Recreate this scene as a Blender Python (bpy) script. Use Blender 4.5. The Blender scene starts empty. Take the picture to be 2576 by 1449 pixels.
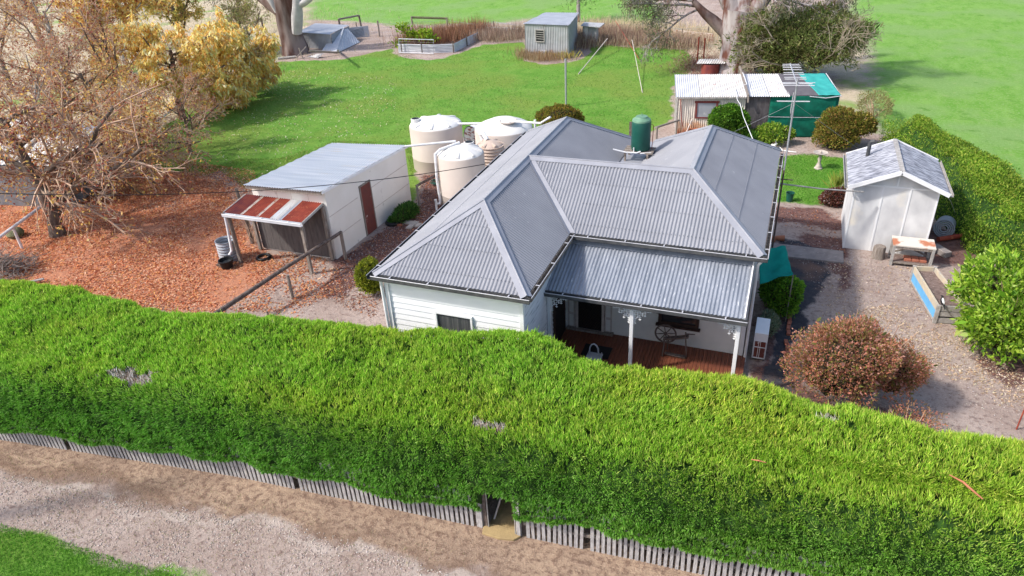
import bpy, math, random
import numpy as np
from mathutils import Vector, Matrix
random.seed(7); rng = np.random.default_rng(7)
C = bpy.context.scene.collection
R = math.radians

# ------------------------------------------------------------------ camera
F, PITCH, ROLL, YAW = 1787.0, .5257359, -.057001, -.3925508
CAM = np.array([8.915, -12.745, 11.417])
cp, sp, cr, sr = math.cos(PITCH), math.sin(PITCH), math.cos(ROLL), math.sin(ROLL)
cy, sy = math.cos(YAW), math.sin(YAW)
RM = np.array([[cy, sy, 0], [-sy, cy, 0], [0, 0, 1.]])
_f = np.array([0, cp, -sp]); _u = np.array([0, sp, cp]); _r = np.array([1., 0, 0])
FWD = RM @ _f; RT = RM @ (cr*_r + sr*_u); UP = RM @ (-sr*_r + cr*_u)
def P(x, y, z=0.):
    """where the sight line of a photo point (2576 wide) meets the level plane at height z"""
    D = FWD*F + RT*(x-1288) - UP*(y-724.5)
    q = CAM + D*((z-CAM[2])/D[2])
    return Vector((q[0], q[1], z))
cd = bpy.data.cameras.new('camera'); cam = bpy.data.objects.new('camera', cd); C.objects.link(cam)
cd.sensor_width = 36; cd.lens = F/2576*36; cd.clip_start = .1; cd.clip_end = 6000
M4 = Matrix.Identity(4)
for i in range(3):
    M4[i][0] = RT[i]; M4[i][1] = UP[i]; M4[i][2] = -FWD[i]; M4[i][3] = CAM[i]
cam.matrix_world = M4
bpy.context.scene.camera = cam

# ------------------------------------------------------------------ light
sd = Vector((.85, .58, -1)).normalized()
el = math.asin(-sd.z); az = math.atan2(-sd.x, -sd.y)
w = bpy.data.worlds.new('World'); bpy.context.scene.world = w; w.use_nodes = True
nt = w.node_tree; bg = nt.nodes['Background']
sk = nt.nodes.new('ShaderNodeTexSky'); sk.sky_type = 'NISHITA'; sk.sun_disc = False
sk.sun_elevation = el; sk.sun_rotation = az; sk.air_density = 1.0; sk.dust_density = 2.5
nt.links.new(sk.outputs[0], bg.inputs[0]); bg.inputs[1].default_value = .15
ld = bpy.data.lights.new('sun', 'SUN'); ld.energy = 2.75; ld.angle = R(3.5); ld.color = (1, .955, .89)
lo = bpy.data.objects.new('sun', ld); C.objects.link(lo); lo.rotation_euler = sd.to_track_quat('-Z', 'Y').to_euler()
vs = bpy.context.scene.view_settings
vs.view_transform = 'Standard'; vs.look = 'None'; vs.exposure = .70; vs.gamma = 1

cy_s = bpy.context.scene.cycles
cy_s.max_bounces = 6; cy_s.diffuse_bounces = 3; cy_s.glossy_bounces = 2; cy_s.transmission_bounces = 3; cy_s.transparent_max_bounces = 4
# ------------------------------------------------------------------ noise (numpy)
def _h(i, j, s):
    n = (i*374761393 + j*668265263 + s*982451653) & 0xffffffff
    n = ((n ^ (n >> 13))*1274126177) & 0xffffffff
    return ((n ^ (n >> 16)) & 0xffff)/65535.
def vn(x, y, s=0):
    x = np.asarray(x, float); y = np.asarray(y, float)
    i = np.floor(x).astype(np.int64); j = np.floor(y).astype(np.int64)
    a = x-i; b = y-j; a = a*a*(3-2*a); b = b*b*(3-2*b)
    return (_h(i, j, s)*(1-a)+_h(i+1, j, s)*a)*(1-b)+(_h(i, j+1, s)*(1-a)+_h(i+1, j+1, s)*a)*b
def fbm(x, y, s=0):
    return (vn(x, y, s)+.5*vn(2.1*np.asarray(x), 2.1*np.asarray(y), s+1)+.25*vn(4.3*np.asarray(x), 4.3*np.asarray(y), s+2))/1.75

# ------------------------------------------------------------------ materials
def mat(name, c, c2=None, sc=4., rough=.8, bump=0., bsc=None, metal=0., stretch=(1, 1, 1), lo_=.35, hi=.65, c3=None, sc3=30., m3=.5, spec=.3, detail=6, wscale=None):
    m = bpy.data.materials.new(name); m.use_nodes = True; t = m.node_tree; N = t.nodes; L = t.links
    b = N['Principled BSDF']; b.inputs['Roughness'].default_value = rough; b.inputs['Metallic'].default_value = metal
    b.inputs['Specular IOR Level'].default_value = spec
    tc = N.new('ShaderNodeTexCoord'); mp = N.new('ShaderNodeMapping'); mp.inputs['Scale'].default_value = stretch
    L.new(tc.outputs['Object'], mp.inputs[0])
    c2 = c2 or tuple(x*.8 for x in c)
    def nz(s, d=detail):
        n = N.new('ShaderNodeTexNoise'); n.inputs['Scale'].default_value = s; n.inputs['Detail'].default_value = d
        L.new(mp.outputs[0], n.inputs['Vector']); return n
    n = nz(sc); r = N.new('ShaderNodeMapRange'); r.inputs[1].default_value = lo_; r.inputs[2].default_value = hi
    L.new(n.outputs[0], r.inputs[0])
    mx = N.new('ShaderNodeMix'); mx.data_type = 'RGBA'; mx.inputs[6].default_value = (*c, 1); mx.inputs[7].default_value = (*c2, 1)
    L.new(r.outputs[0], mx.inputs[0]); out = mx.outputs[2]
    if c3:
        n3 = nz(sc3); r3 = N.new('ShaderNodeMapRange'); r3.inputs[1].default_value = m3; r3.inputs[2].default_value = m3+.12
        L.new(n3.outputs[0], r3.inputs[0])
        m2 = N.new('ShaderNodeMix'); m2.data_type = 'RGBA'; m2.inputs[7].default_value = (*c3, 1)
        L.new(out, m2.inputs[6]); L.new(r3.outputs[0], m2.inputs[0]); out = m2.outputs[2]
    L.new(out, b.inputs['Base Color'])
    if bump:
        nb = nz(bsc or sc*4); bp = N.new('ShaderNodeBump'); bp.inputs['Strength'].default_value = bump; bp.inputs['Distance'].default_value = .03
        L.new(nb.outputs[0], bp.inputs['Height']); L.new(bp.outputs[0], b.inputs['Normal'])
    return m
def leafmat(name, trans=.35, rough=.6, gain=1.):
    m = bpy.data.materials.new(name); m.use_nodes = True; t = m.node_tree; N = t.nodes; L = t.links
    b = N['Principled BSDF']; b.inputs['Roughness'].default_value = rough; b.inputs['Specular IOR Level'].default_value = .25
    a = N.new('ShaderNodeAttribute'); a.attribute_name = 'Col'; L.new(a.outputs[0], b.inputs['Base Color'])
    tr = N.new('ShaderNodeBsdfTranslucent'); L.new(a.outputs[0], tr.inputs[0])
    ms = N.new('ShaderNodeMixShader'); ms.inputs[0].default_value = trans
    L.new(b.outputs[0], ms.inputs[1]); L.new(tr.outputs[0], ms.inputs[2]); L.new(ms.outputs[0], N['Material Output'].inputs[0])
    return m
M = {}
M['roof'] = mat('roof_steel', (.262, .266, .292), (.225, .229, .253), sc=1.2, rough=.42, metal=.0, spec=.5, c3=(.33, .335, .36), sc3=6, m3=.66)
M['cap'] = mat('roof_cap_steel', (.31, .316, .35), (.26, .266, .30), sc=2, rough=.42, spec=.5)
M['verandah_roof'] = mat('weathered_steel', (.28, .30, .345), (.20, .22, .26), sc=1.6, rough=.4, spec=.5, c3=(.5, .51, .53), sc3=9, m3=.62, stretch=(3, .6, 1))
M['gutter'] = mat('shade_dark_gutter', (.05, .052, .058), (.09, .09, .09), sc=6, rough=.5)  # shade on the gutter fronts is put into this near-black base colour
M['lip'] = mat('gutter_lip', (.5, .5, .53), rough=.4)
M['dirtgutter'] = mat('leafy_gutter', (.12, .09, .07), (.32, .29, .25), sc=14, rough=.9, bump=.6)
M['white'] = mat('white_weatherboard', (.84, .84, .86), (.78, .78, .80), sc=1.5, rough=.55, c3=(.55, .53, .5), sc3=3.5, m3=.70, stretch=(1, 1, 3))
M['oldwhite'] = mat('worn_weatherboard', (.70, .71, .73), (.60, .62, .64), sc=2, rough=.65, c3=(.30, .31, .33), sc3=2.6, m3=.57, stretch=(1, .8, 9))
M['cream'] = mat('cream_weatherboard', (.80, .78, .73), (.72, .70, .65), sc=2, rough=.6)
M['trim'] = mat('white_trim', (.82, .82, .82), (.76, .76, .77), sc=3, rough=.5)
M['pinktrim'] = mat('aged_door_trim', (.62, .55, .50), (.52, .45, .40), sc=6, rough=.6)
M['glass'] = mat('window_glass', (.02, .024, .03), (.035, .04, .045), sc=2, rough=.08, spec=.8)
M['curtain'] = mat('dark_curtain', (.05, .055, .06), (.12, .12, .12), sc=2, rough=.4, stretch=(12, 12, .4))
M['brown'] = mat('dark_brown_timber', (.045, .028, .022), (.07, .04, .03), sc=8, rough=.6)
M['screen'] = mat('screen_mesh', (.012, .011, .012), (.02, .017, .016), sc=10, rough=.6)
M['deck'] = mat('oiled_deck', (.22, .075, .04), (.15, .05, .03), sc=5, rough=.45, bump=.3, stretch=(8, .8, 1), c3=(.38, .25, .2), sc3=5, m3=.68)
M['iron'] = mat('white_cast_iron', (.88, .88, .88), rough=.6)
M['wood'] = mat('grey_timber', (.20, .16, .13), (.32, .28, .25), sc=6, rough=.9, bump=.6, stretch=(4, 4, .8))
M['darkwood'] = mat('dark_log', (.09, .065, .055), (.19, .15, .13), sc=9, rough=.9, bump=.8)
M['palewood'] = mat('pale_timber', (.42, .40, .38), (.30, .28, .26), sc=9, rough=.85, bump=.4)
M['fibro'] = mat('cream_fibro', (.84, .80, .745), (.76, .715, .655), sc=.9, rough=.75, c3=(.42, .39, .35), sc3=3.2, m3=.66)
M['fibro2'] = mat('white_fibro', (.74, .735, .73), (.54, .535, .54), sc=1.6, rough=.75, c3=(.78, .72, .62), sc3=1.1, m3=.6, stretch=(1, 1, .7))
M['shedroof'] = mat('weathered_zinc', (.62, .63, .65), (.47, .50, .54), sc=1.3, rough=.5, stretch=(.35, 4, 1), c3=(.56, .50, .42), sc3=2.2, m3=.60)
M['lichen'] = mat('lichen_asbestos', (.17, .175, .205), (.46, .47, .52), sc=4, rough=.9, stretch=(1, 4.5, 1), lo_=.42, hi=.6, bump=.3)
M['board'] = mat('dark_grey_boards', (.095, .085, .085), (.14, .125, .12), sc=4, rough=.8, stretch=(2, 2, .5))
M['reddoor'] = mat('peeling_red_door', (.17, .045, .035), (.13, .04, .035), sc=5, rough=.75, c3=(.62, .52, .5), sc3=7, m3=.64)
M['rust'] = mat('rusty_iron', (.36, .07, .04), (.24, .045, .03), sc=3, rough=.8, c3=(.45, .15, .07), sc3=8, m3=.58)
M['darkrust'] = mat('dark_rust_iron', (.13, .03, .035), (.22, .05, .035), sc=4, rough=.8)
M['rustlight'] = mat('rust_stained_iron', (.58, .50, .44), (.36, .15, .09), sc=5, rough=.7, lo_=.5, hi=.62, stretch=(3, 1, 1))
M['palerust'] = mat('white_iron_rust_spots', (.66, .66, .66), (.58, .54, .50), sc=2, rough=.6, c3=(.30, .10, .09), sc3=5, m3=.60, stretch=(3, .8, 1))
M['palezinc'] = mat('pale_zinc', (.60, .61, .64), (.50, .51, .55), sc=2, rough=.5)
M['zinc'] = mat('dull_zinc', (.36, .38, .42), (.28, .30, .33), sc=2, rough=.5, c3=(.5, .51, .52), sc3=6, m3=.62)
M['zincwall'] = mat('old_zinc_wall', (.42, .43, .45), (.34, .34, .35), sc=2, rough=.6, c3=(.36, .22, .13), sc3=1.8, m3=.66)
M['tank'] = mat('beige_tank', (.56, .485, .43), (.50, .43, .38), sc=1, rough=.55)
M['tanklid'] = mat('pale_tank_lid', (.74, .72, .69), (.66, .645, .62), sc=1, rough=.5)
M['tank2'] = mat('peach_tank', (.56, .44, .36), (.50, .39, .32), sc=2, rough=.55)
M['black'] = mat('black_plastic', (.015, .016, .018), rough=.5)
M['pvc'] = mat('white_pvc', (.80, .80, .81), rough=.35)
M['greentank'] = mat('green_poly', (.008, .075, .055), (.015, .09, .068), sc=3, rough=.4)
M['greenlid'] = mat('faded_green_poly', (.16, .30, .20), rough=.5)
M['shade'] = mat('green_shadecloth', (.0, .135, .085), (.0, .085, .055), sc=3, rough=.85, bump=.4, bsc=6, detail=3)
M['shadetop'] = mat('faded_shadecloth', (.03, .30, .28), (.045, .36, .33), sc=3, rough=.85)
M['awning'] = mat('green_cloth', (.0, .24, .185), (.0, .19, .15), sc=4, rough=.9)
M['tarboard'] = mat('dark_roof_sheet', (.10, .09, .10), (.13, .12, .13), sc=4, rough=.8)
M['greyboard'] = mat('weathered_grey_board', (.26, .235, .24), (.16, .14, .145), sc=3, rough=.9, stretch=(3, 3, .6))
M['metal'] = mat('galvanised_pipe', (.42, .43, .45), (.34, .35, .37), sc=8, rough=.4, metal=.3)
M['alu'] = mat('aluminium', (.75, .75, .77), rough=.35, metal=.2)
M['rustpole'] = mat('dark_steel_pole', (.07, .055, .05), (.12, .08, .06), sc=10, rough=.7)
M['stone'] = mat('garden_stone', (.50, .44, .38), (.38, .33, .29), sc=8, rough=.9, bump=.4)
M['concrete'] = mat('concrete', (.30, .26, .24), (.22, .19, .18), sc=5, rough=.9, bump=.3, c3=(.42, .38, .35), sc3=9, m3=.62)
M['brick'] = mat('red_brick', (.42, .15, .09), (.34, .12, .08), sc=10, rough=.9, bump=.3)
M['slab'] = mat('sandy_slab', (.40, .29, .14), (.33, .24, .12), sc=6, rough=.85, bump=.3)
M['picket'] = mat('grey_picket', (.50, .48, .47), (.31, .29, .29), sc=12, rough=.9, bump=.4, stretch=(3, 3, .7), c3=(.50, .46, .42), sc3=4, m3=.6)
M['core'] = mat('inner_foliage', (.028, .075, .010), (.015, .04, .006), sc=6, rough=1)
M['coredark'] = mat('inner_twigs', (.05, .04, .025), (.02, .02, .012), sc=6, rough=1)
M['bark'] = mat('brown_bark', (.09, .06, .045), (.20, .16, .13), sc=7, rough=.95, bump=.8, stretch=(1, 1, .4))
M['twig'] = mat('grey_brown_twigs', (.58, .43, .31), (.40, .22, .15), sc=4, rough=.9)
M['twig2'] = mat('ochre_twigs', (.58, .38, .16), (.36, .20, .11), sc=3, rough=.9)
M['whitebark'] = mat('white_bark', (.52, .50, .46), (.20, .17, .14), sc=6, rough=.9, bump=.4, lo_=.45, hi=.62)
M['gum'] = mat('gum_bark', (.42, .38, .375), (.26, .225, .225), sc=1.4, rough=.85, bump=.7, bsc=5, stretch=(1, 1, .30), c3=(.13, .05, .035), sc3=1.9, m3=.50)
M['gumdark'] = mat('dark_gum_bark', (.09, .045, .035), (.26, .20, .18), sc=1.6, rough=.9, bump=.8, bsc=5, stretch=(1, 1, .25), lo_=.4, hi=.62)
M['gumpale'] = mat('pale_gum_limb', (.52, .50, .49), (.40, .38, .38), sc=2, rough=.7)
M['soil'] = mat('bed_soil', (.22, .16, .14), (.13, .09, .08), sc=9, rough=1, bump=.8, c3=(.4, .34, .3), sc3=14, m3=.6)
M['blue'] = mat('blue_panel', (.14, .42, .72), (.12, .36, .64), sc=4, rough=.6)
M['terracotta'] = mat('terracotta', (.45, .17, .09), rough=.8)
M['cream_pot'] = mat('cream_pot', (.66, .58, .48), rough=.7)
M['yellow'] = mat('yellow_hose', (.55, .38, .05), rough=.5)
M['leaf'] = leafmat('leaf', .42)
M['dry'] = leafmat('dry_leaf', .40, .8)
M['bark_attr'] = leafmat('twig_attr', 0, .9)

# ------------------------------------------------------------------ objects
def tag(o, label=None, cat=None, group=None, kind=None):
    for k, v in (('label', label), ('category', cat), ('group', group), ('kind', kind)):
        if v: o[k] = v
    return o
def empty(name, loc, label=None, cat=None, group=None):
    o = bpy.data.objects.new(name, None); C.objects.link(o); o.location = loc; o.empty_display_size = .2
    return tag(o, label, cat, group)
def woff(o):
    v = Vector((0, 0, 0))
    while o: v += Vector(o.location); o = o.parent
    return v
def link(name, me, material, parent=None, org=None):
    """vertices come in world place; they are moved to the object's own origin"""
    o = bpy.data.objects.new(name, me); C.objects.link(o)
    if material: me.materials.append(M[material] if isinstance(material, str) else material)
    if parent: off = woff(parent); o.parent = parent
    else:
        n = len(me.vertices); co = np.empty(n*3, np.float32); me.vertices.foreach_get('co', co); co = co.reshape(-1, 3)
        off = Vector(org) if org else Vector(((co[:, 0].min()+co[:, 0].max())/2, (co[:, 1].min()+co[:, 1].max())/2, co[:, 2].min())).copy()
        off = Vector([float(a) for a in off]); o.location = off
    me.transform(Matrix.Translation(-off))
    return o
def copy_tree(o, parent=None):
    c = o.copy(); C.objects.link(c); c.parent = parent
    for ch in list(o.children): copy_tree(ch, c)
    return c
class MB:
    def __init__(s): s.v = []; s.f = []; s.sm = False
    def add(s, vs, fs):
        n = len(s.v); s.v += [tuple(a) for a in vs]; s.f += [tuple(i+n for i in f) for f in fs]; return s
    def box(s, x0, x1, y0, y1, z0, z1):
        return s.add([(x0, y0, z0), (x1, y0, z0), (x1, y1, z0), (x0, y1, z0), (x0, y0, z1), (x1, y0, z1), (x1, y1, z1), (x0, y1, z1)],
                     [(0, 3, 2, 1), (4, 5, 6, 7), (0, 1, 5, 4), (1, 2, 6, 5), (2, 3, 7, 6), (3, 0, 4, 7)])
    def beam(s, p, q, w, h, up=(0, 0, 1)):
        p = Vector(p); q = Vector(q); d = (q-p).normalized(); up = Vector(up)
        if abs(d.dot(up)) > .95: up = Vector((0, 1, 0)) if abs(d.y) < .9 else Vector((1, 0, 0))
        a = d.cross(up).normalized()*w/2; b = a.cross(d).normalized()*h/2
        vs = [p-a-b, p+a-b, p+a+b, p-a+b, q-a-b, q+a-b, q+a+b, q-a+b]
        return s.add(vs, [(0, 1, 2, 3), (7, 6, 5, 4), (0, 4, 5, 1), (1, 5, 6, 2), (2, 6, 7, 3), (3, 7, 4, 0)])
    def tube(s, pts, rad, n=8, cap=True):
        pts = [Vector(p) for p in pts]
        if not hasattr(rad, '__len__'): rad = [rad]*len(pts)
        ring = []; prev = None
        for i, p in enumerate(pts):
            d = (pts[min(i+1, len(pts)-1)]-pts[max(i-1, 0)])
            if d.length < 1e-7: d = Vector((0, 0, 1))
            d.normalize()
            if prev is None: a = d.orthogonal().normalized()
            else:
                a = prev-d*prev.dot(d)
                a = a.normalized() if a.length > 1e-5 else d.orthogonal().normalized()
            prev = a; b = d.cross(a)
            ring.append([p+(a*math.cos(2*math.pi*k/n)+b*math.sin(2*math.pi*k/n))*rad[i] for k in range(n)])
        vs = [v for r_ in ring for v in r_]; fs = []
        for i in range(len(pts)-1):
            for k in range(n): fs.append((i*n+k, i*n+(k+1) % n, (i+1)*n+(k+1) % n, (i+1)*n+k))
        if cap: fs += [tuple(range(n-1, -1, -1)), tuple((len(pts)-1)*n+k for k in range(n))]
        return s.add(vs, fs)
    def lathe(s, c, prof, n=24, close=True):
        vs = []; fs = []
        for (r_, z) in prof:
            for k in range(n): vs.append((c[0]+r_*math.cos(2*math.pi*k/n), c[1]+r_*math.sin(2*math.pi*k/n), c[2]+z))
        for i in range(len(prof)-1):
            for k in range(n): fs.append((i*n+k, i*n+(k+1) % n, (i+1)*n+(k+1) % n, (i+1)*n+k))
        if close: fs += [tuple(range(n-1, -1, -1)), tuple((len(prof)-1)*n+k for k in range(n))]
        return s.add(vs, fs)
    def slab(s, pts, th):
        """polygon with thickness downwards"""
        n = len(pts); vs = [tuple(p) for p in pts]+[(p[0], p[1], p[2]-th) for p in pts]
        return s.add(vs, [tuple(range(n)), tuple(range(2*n-1, n-1, -1))]+[(i, i+n, (i+1) % n+n, (i+1) % n) for i in range(n)])
    def corr(s, poly, down, pitch=.1, amp=.014, th=0., k=6):
        """corrugated sheet filling a convex planar polygon, ribs along 'down' (horizontal vector)"""
        poly = [Vector(p) for p in poly]; n = (poly[1]-poly[0]).cross(poly[2]-poly[0]).normalized()
        if n.z < 0: n = -n
        dn = Vector(down); dn = (dn-n*dn.dot(n)).normalized(); a = dn.cross(n).normalized(); o = poly[0]
        q = [((p-o).dot(a), (p-o).dot(dn)) for p in poly]
        s0 = min(x for x, _ in q); s1 = max(x for x, _ in q); m = max(2, int((s1-s0)/pitch*k))
        rows = []
        for i in range(m+1):
            x = s0+1e-4+(s1-s0-2e-4)*i/m; ts = []
            for j in range(len(q)):
                (xa, ta), (xb, tb) = q[j], q[(j+1) % len(q)]
                if (xa-x)*(xb-x) <= 0 and abs(xa-xb) > 1e-9: ts.append(ta+(tb-ta)*(x-xa)/(xb-xa))
            if len(ts) < 2: continue
            h = amp*math.cos(2*math.pi*x/pitch)
            rows.append([o+a*x+dn*t+n*h for t in (min(ts), max(ts))])
        vs = [p for r_ in rows for p in r_]; fs = [(2*i, 2*i+1, 2*i+3, 2*i+2) for i in range(len(rows)-1)]
        s.add(vs, fs)
        s.add([p-n*.004 for p in vs], [f[::-1] for f in fs])
        return s
    def mesh(s, name):
        me = bpy.data.meshes.new(name); me.from_pydata([tuple(v) for v in s.v], [], s.f); me.update()
        if s.sm:
            for p in me.polygons: p.use_smooth = True
        return me
    def build(s, name, material, parent=None, org=None, smooth=False, bevel=0):
        s.sm = smooth; o = link(name, s.mesh(name), material, parent, org)
        if bevel:
            b = o.modifiers.new('b', 'BEVEL'); b.width = bevel; b.segments = 2; b.limit_method = 'ANGLE'
        if smooth:
            o.data.set_sharp_from_angle(angle=R(40))
        return o
    def top(s, name, material, label, cat, group=None, **k):
        return tag(s.build(name, material, **k), label, cat, group)
def V(*a): return Vector(a)
def npmesh(name, verts, quads, cols=None, tri=False):
    k = 3 if tri else 4
    me = bpy.data.meshes.new(name); nv = len(verts); nf = len(quads)
    me.vertices.add(nv); me.vertices.foreach_set('co', np.ascontiguousarray(verts, np.float32).ravel())
    me.loops.add(nf*k); me.loops.foreach_set('vertex_index', np.ascontiguousarray(quads, np.int32).ravel())
    me.polygons.add(nf); me.polygons.foreach_set('loop_start', np.arange(0, nf*k, k, dtype=np.int32))
    me.polygons.foreach_set('loop_total', np.full(nf, k, np.int32))
    me.update(calc_edges=True); me.validate()
    if cols is not None:
        at = me.color_attributes.new('Col', 'FLOAT_COLOR', 'POINT')
        c4 = np.ones((nv, 4), np.float32); c4[:, :3] = cols; at.data.foreach_set('color', c4.ravel())
    return me
def unit(a): return a/np.maximum(np.linalg.norm(a, axis=1, keepdims=True), 1e-9)
def rdir(n): return unit(rng.normal(size=(n, 3)))
def leafgeo(pos, d, L, W, col, cross=False):
    """one pointed leaf (4-gon) per position, or two crossed"""
    n = len(pos); d = unit(d); L = np.broadcast_to(L, (n,))[:, None]; W = np.broadcast_to(W, (n,))[:, None]
    s = unit(np.cross(d, rdir(n))); out = []; cs = []
    for i in range(2 if cross else 1):
        sd_ = s if i == 0 else unit(np.cross(d, s)); nn = np.cross(d, sd_)
        v = np.stack([pos, pos+d*L*.45+sd_*W/2+nn*W*.15, pos+d*L, pos+d*L*.45-sd_*W/2+nn*W*.15], 1)
        out.append(v.reshape(-1, 3)); cs.append(np.repeat(col, 4, 0))
    return np.concatenate(out), np.concatenate(cs)
def leafmesh(name, pos, d, L, W, col, material='leaf', parent=None, org=None, cross=False):
    v, c = leafgeo(pos, d, L, W, col, cross)
    q = np.arange(len(v)).reshape(-1, 4)
    return link(name, npmesh(name, v, q, c), material, parent, org)
def pal(n, cols, w=None, jit=.15):
    cols = np.array(cols, float); i = rng.choice(len(cols), n, p=None if w is None else np.array(w)/sum(w))
    c = cols[i]*(1+rng.uniform(-jit, jit, (n, 1)))*(1+rng.uniform(-.06, .06, (n, 3)))
    return np.clip(c, .002, .9)

# ------------------------------------------------------------------ ground
def inpoly(x, y, poly):
    r_ = np.zeros(x.shape, bool); n = len(poly)
    for i in range(n):
        (xa, ya), (xb, yb) = poly[i], poly[(i+1) % n]
        if ya == yb: continue
        r_ ^= ((ya > y) != (yb > y)) & (x < (xb-xa)*(y-ya)/(yb-ya)+xa)
    return r_
def sdist(x, y, poly):
    d = np.full(x.shape, 1e9)
    for i in range(len(poly)):
        ax, ay = poly[i]; bx, by = poly[(i+1) % len(poly)]
        dx, dy = bx-ax, by-ay; t = np.clip(((x-ax)*dx+(y-ay)*dy)/(dx*dx+dy*dy+1e-12), 0, 1)
        d = np.minimum(d, np.hypot(x-ax-t*dx, y-ay-t*dy))
    return np.where(inpoly(x, y, poly), d, -d)
def gp(pts): return [(P(x, y).x, P(x, y).y) for x, y in pts]
Z = {}
Z['lawn'] = [gp([(490, 235), (560, 225), (700, 155), (860, 150), (985, 122), (1003, 142), (1080, 152), (1160, 137), (1212, 112), (1320, 106), (1322, 150), (1370, 162), (1440, 157), (1480, 137), (1500, 112), (1600, 118), (1735, 124), (1738, 160), (1730, 200), (1700, 215), (1690, 310), (1640, 330), (1560, 350), (1480, 350), (1330, 350), (1160, 345), (1045, 440), (1040, 500), (1000, 520), (840, 520), (625, 470), (600, 440), (560, 425), (520, 440), (400, 425), (330, 380), (380, 330), (450, 300), (480, 260)]),
            gp([(1962, 398), (2020, 385), (2080, 393), (2140, 400), (2140, 450), (2105, 488), (2060, 518), (2000, 512), (1945, 508), (1930, 450)])]
Z['lawn'].append(gp([(-900, 1180), (-100, 1295), (0, 1322), (150, 1362), (300, 1412), (450, 1452), (600, 1530), (650, 2100), (-900, 2100)]))
Z['paddock'] = [gp([(2120, -100), (3300, -60), (3300, 640), (2700, 560), (2576, 540), (2420, 400), (2300, 340), (2215, 330), (2185, 250), (2195, 130), (2150, 60)]),
               gp([(800, -120), (788, 0), (772, 48), (900, 55), (1000, 64), (1200, 60), (1330, 52), (1460, 60), (1560, 78), (1655, 80), (1665, 40), (1640, 0), (1680, -120)]),
               ]
Z['litter'] = [gp([(-300, 520), (60, 480), (200, 440), (330, 420), (440, 425), (560, 460), (600, 560), (640, 620), (680, 655), (700, 690), (640, 740), (560, 785), (430, 785), (0, 750), (-300, 710)])]
Z['asphalt'] = [gp([(1960, 592), (2020, 600), (2085, 625), (2090, 690), (2060, 760), (2030, 830), (1995, 890), (2000, 1000), (1890, 1000), (1935, 890), (1960, 800), (1990, 700), (1962, 640)])]
Z['mulch'] = [gp([(850, 655), (950, 590), (1045, 515), (1060, 440), (1110, 430), (1120, 520), (1020, 640), (930, 700), (860, 745), (800, 740), (840, 690)]),
              gp([(1950, 520), (2060, 525), (2135, 555), (2135, 580), (1950, 560)]), gp([(2340, 560), (2420, 580), (2470, 660), (2420, 680), (2330, 660)]),
              gp([(1890, 900), (1960, 900), (1990, 960), (2100, 1010), (2250, 1040), (2250, 1120), (1890, 1020)]), gp([(2440, 900), (2576, 880), (2700, 960), (2560, 1000)]),
              gp([(1910, 720), (1975, 720), (1960, 820), (1940, 900), (1900, 900)])]
Z['mulch'].append(gp([(2020, 590), (2140, 600), (2150, 690), (2110, 740), (2085, 640), (2010, 605)]))
Z['straw'] = [gp([(1180, 72), (1320, 60), (1500, 66), (1660, 90), (1800, 60), (2140, 20), (2180, 130), (2190, 290), (2110, 330), (2100, 180), (1900, 180), (1735, 190), (1735, 124), (1600, 118), (1490, 108), (1320, 100), (1210, 105)]),
              gp([(-900, -130), (790, -120), (775, 48), (770, 110), (700, 150), (500, 240), (560, 300), (400, 400), (0, 480), (-900, 560)])]
Z['verge'] = [[(-30, -9.0), (-8.2, -5.95), (-1.6, -5.05), (4.3, -4.85), (9, -4.75), (22, -4.2), (22, -2.9), (9, -3.2), (-1.6, -3.7), (-30, -7.4)]]
Z['pale'] = [gp([(-300, 1120), (0, 1188), (180, 1232), (400, 1272), (600, 1292), (720, 1318), (860, 1372), (1000, 1400), (1150, 1449), (1300, 1520), (1300, 1545), (1120, 1465), (980, 1420), (850, 1392), (700, 1340), (590, 1308), (400, 1290), (180, 1250), (0, 1206), (-300, 1135)])]
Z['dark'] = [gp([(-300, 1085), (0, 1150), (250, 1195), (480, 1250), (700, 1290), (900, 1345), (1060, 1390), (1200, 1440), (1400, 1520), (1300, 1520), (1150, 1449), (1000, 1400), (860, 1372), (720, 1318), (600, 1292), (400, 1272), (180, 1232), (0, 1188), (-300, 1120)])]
xs = np.unique(np.concatenate([np.array([-1500, -700, -350]), np.arange(-230, -40, 4.), np.arange(-40, 22, .28), np.arange(22, 130, 4.), np.array([200, 400, 900, 1500])]))
ys = np.unique(np.concatenate([np.array([-400, -150]), np.arange(-80, -12, 4.), np.arange(-12, 50, .28), np.arange(50, 180, 4.), np.array([250, 400, 800, 2000])]))
GX, GY = np.meshgrid(xs, ys); gx = GX.ravel(); gy = GY.ravel()
jx = gx+(fbm(gx*.9, gy*.9, 3)-.5)*.9; jy = gy+(fbm(gx*.9, gy*.9, 9)-.5)*.9
def mask(name, soft):
    m = np.full(gx.shape, -1e9)
    for p in Z[name]: m = np.maximum(m, sdist(jx, jy, p))
    return np.clip(m/soft*.5+.5, 0, 1)
mk = {'lawn': mask('lawn', .35), 'paddock': mask('paddock', 1.3), 'litter': mask('litter', .9), 'asphalt': mask('asphalt', .2), 'mulch': mask('mulch', .3), 'straw': mask('straw', 1.6), 'verge': mask('verge', .35), 'pale': mask('pale', .12), 'dark': mask('dark', .25)}
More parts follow.
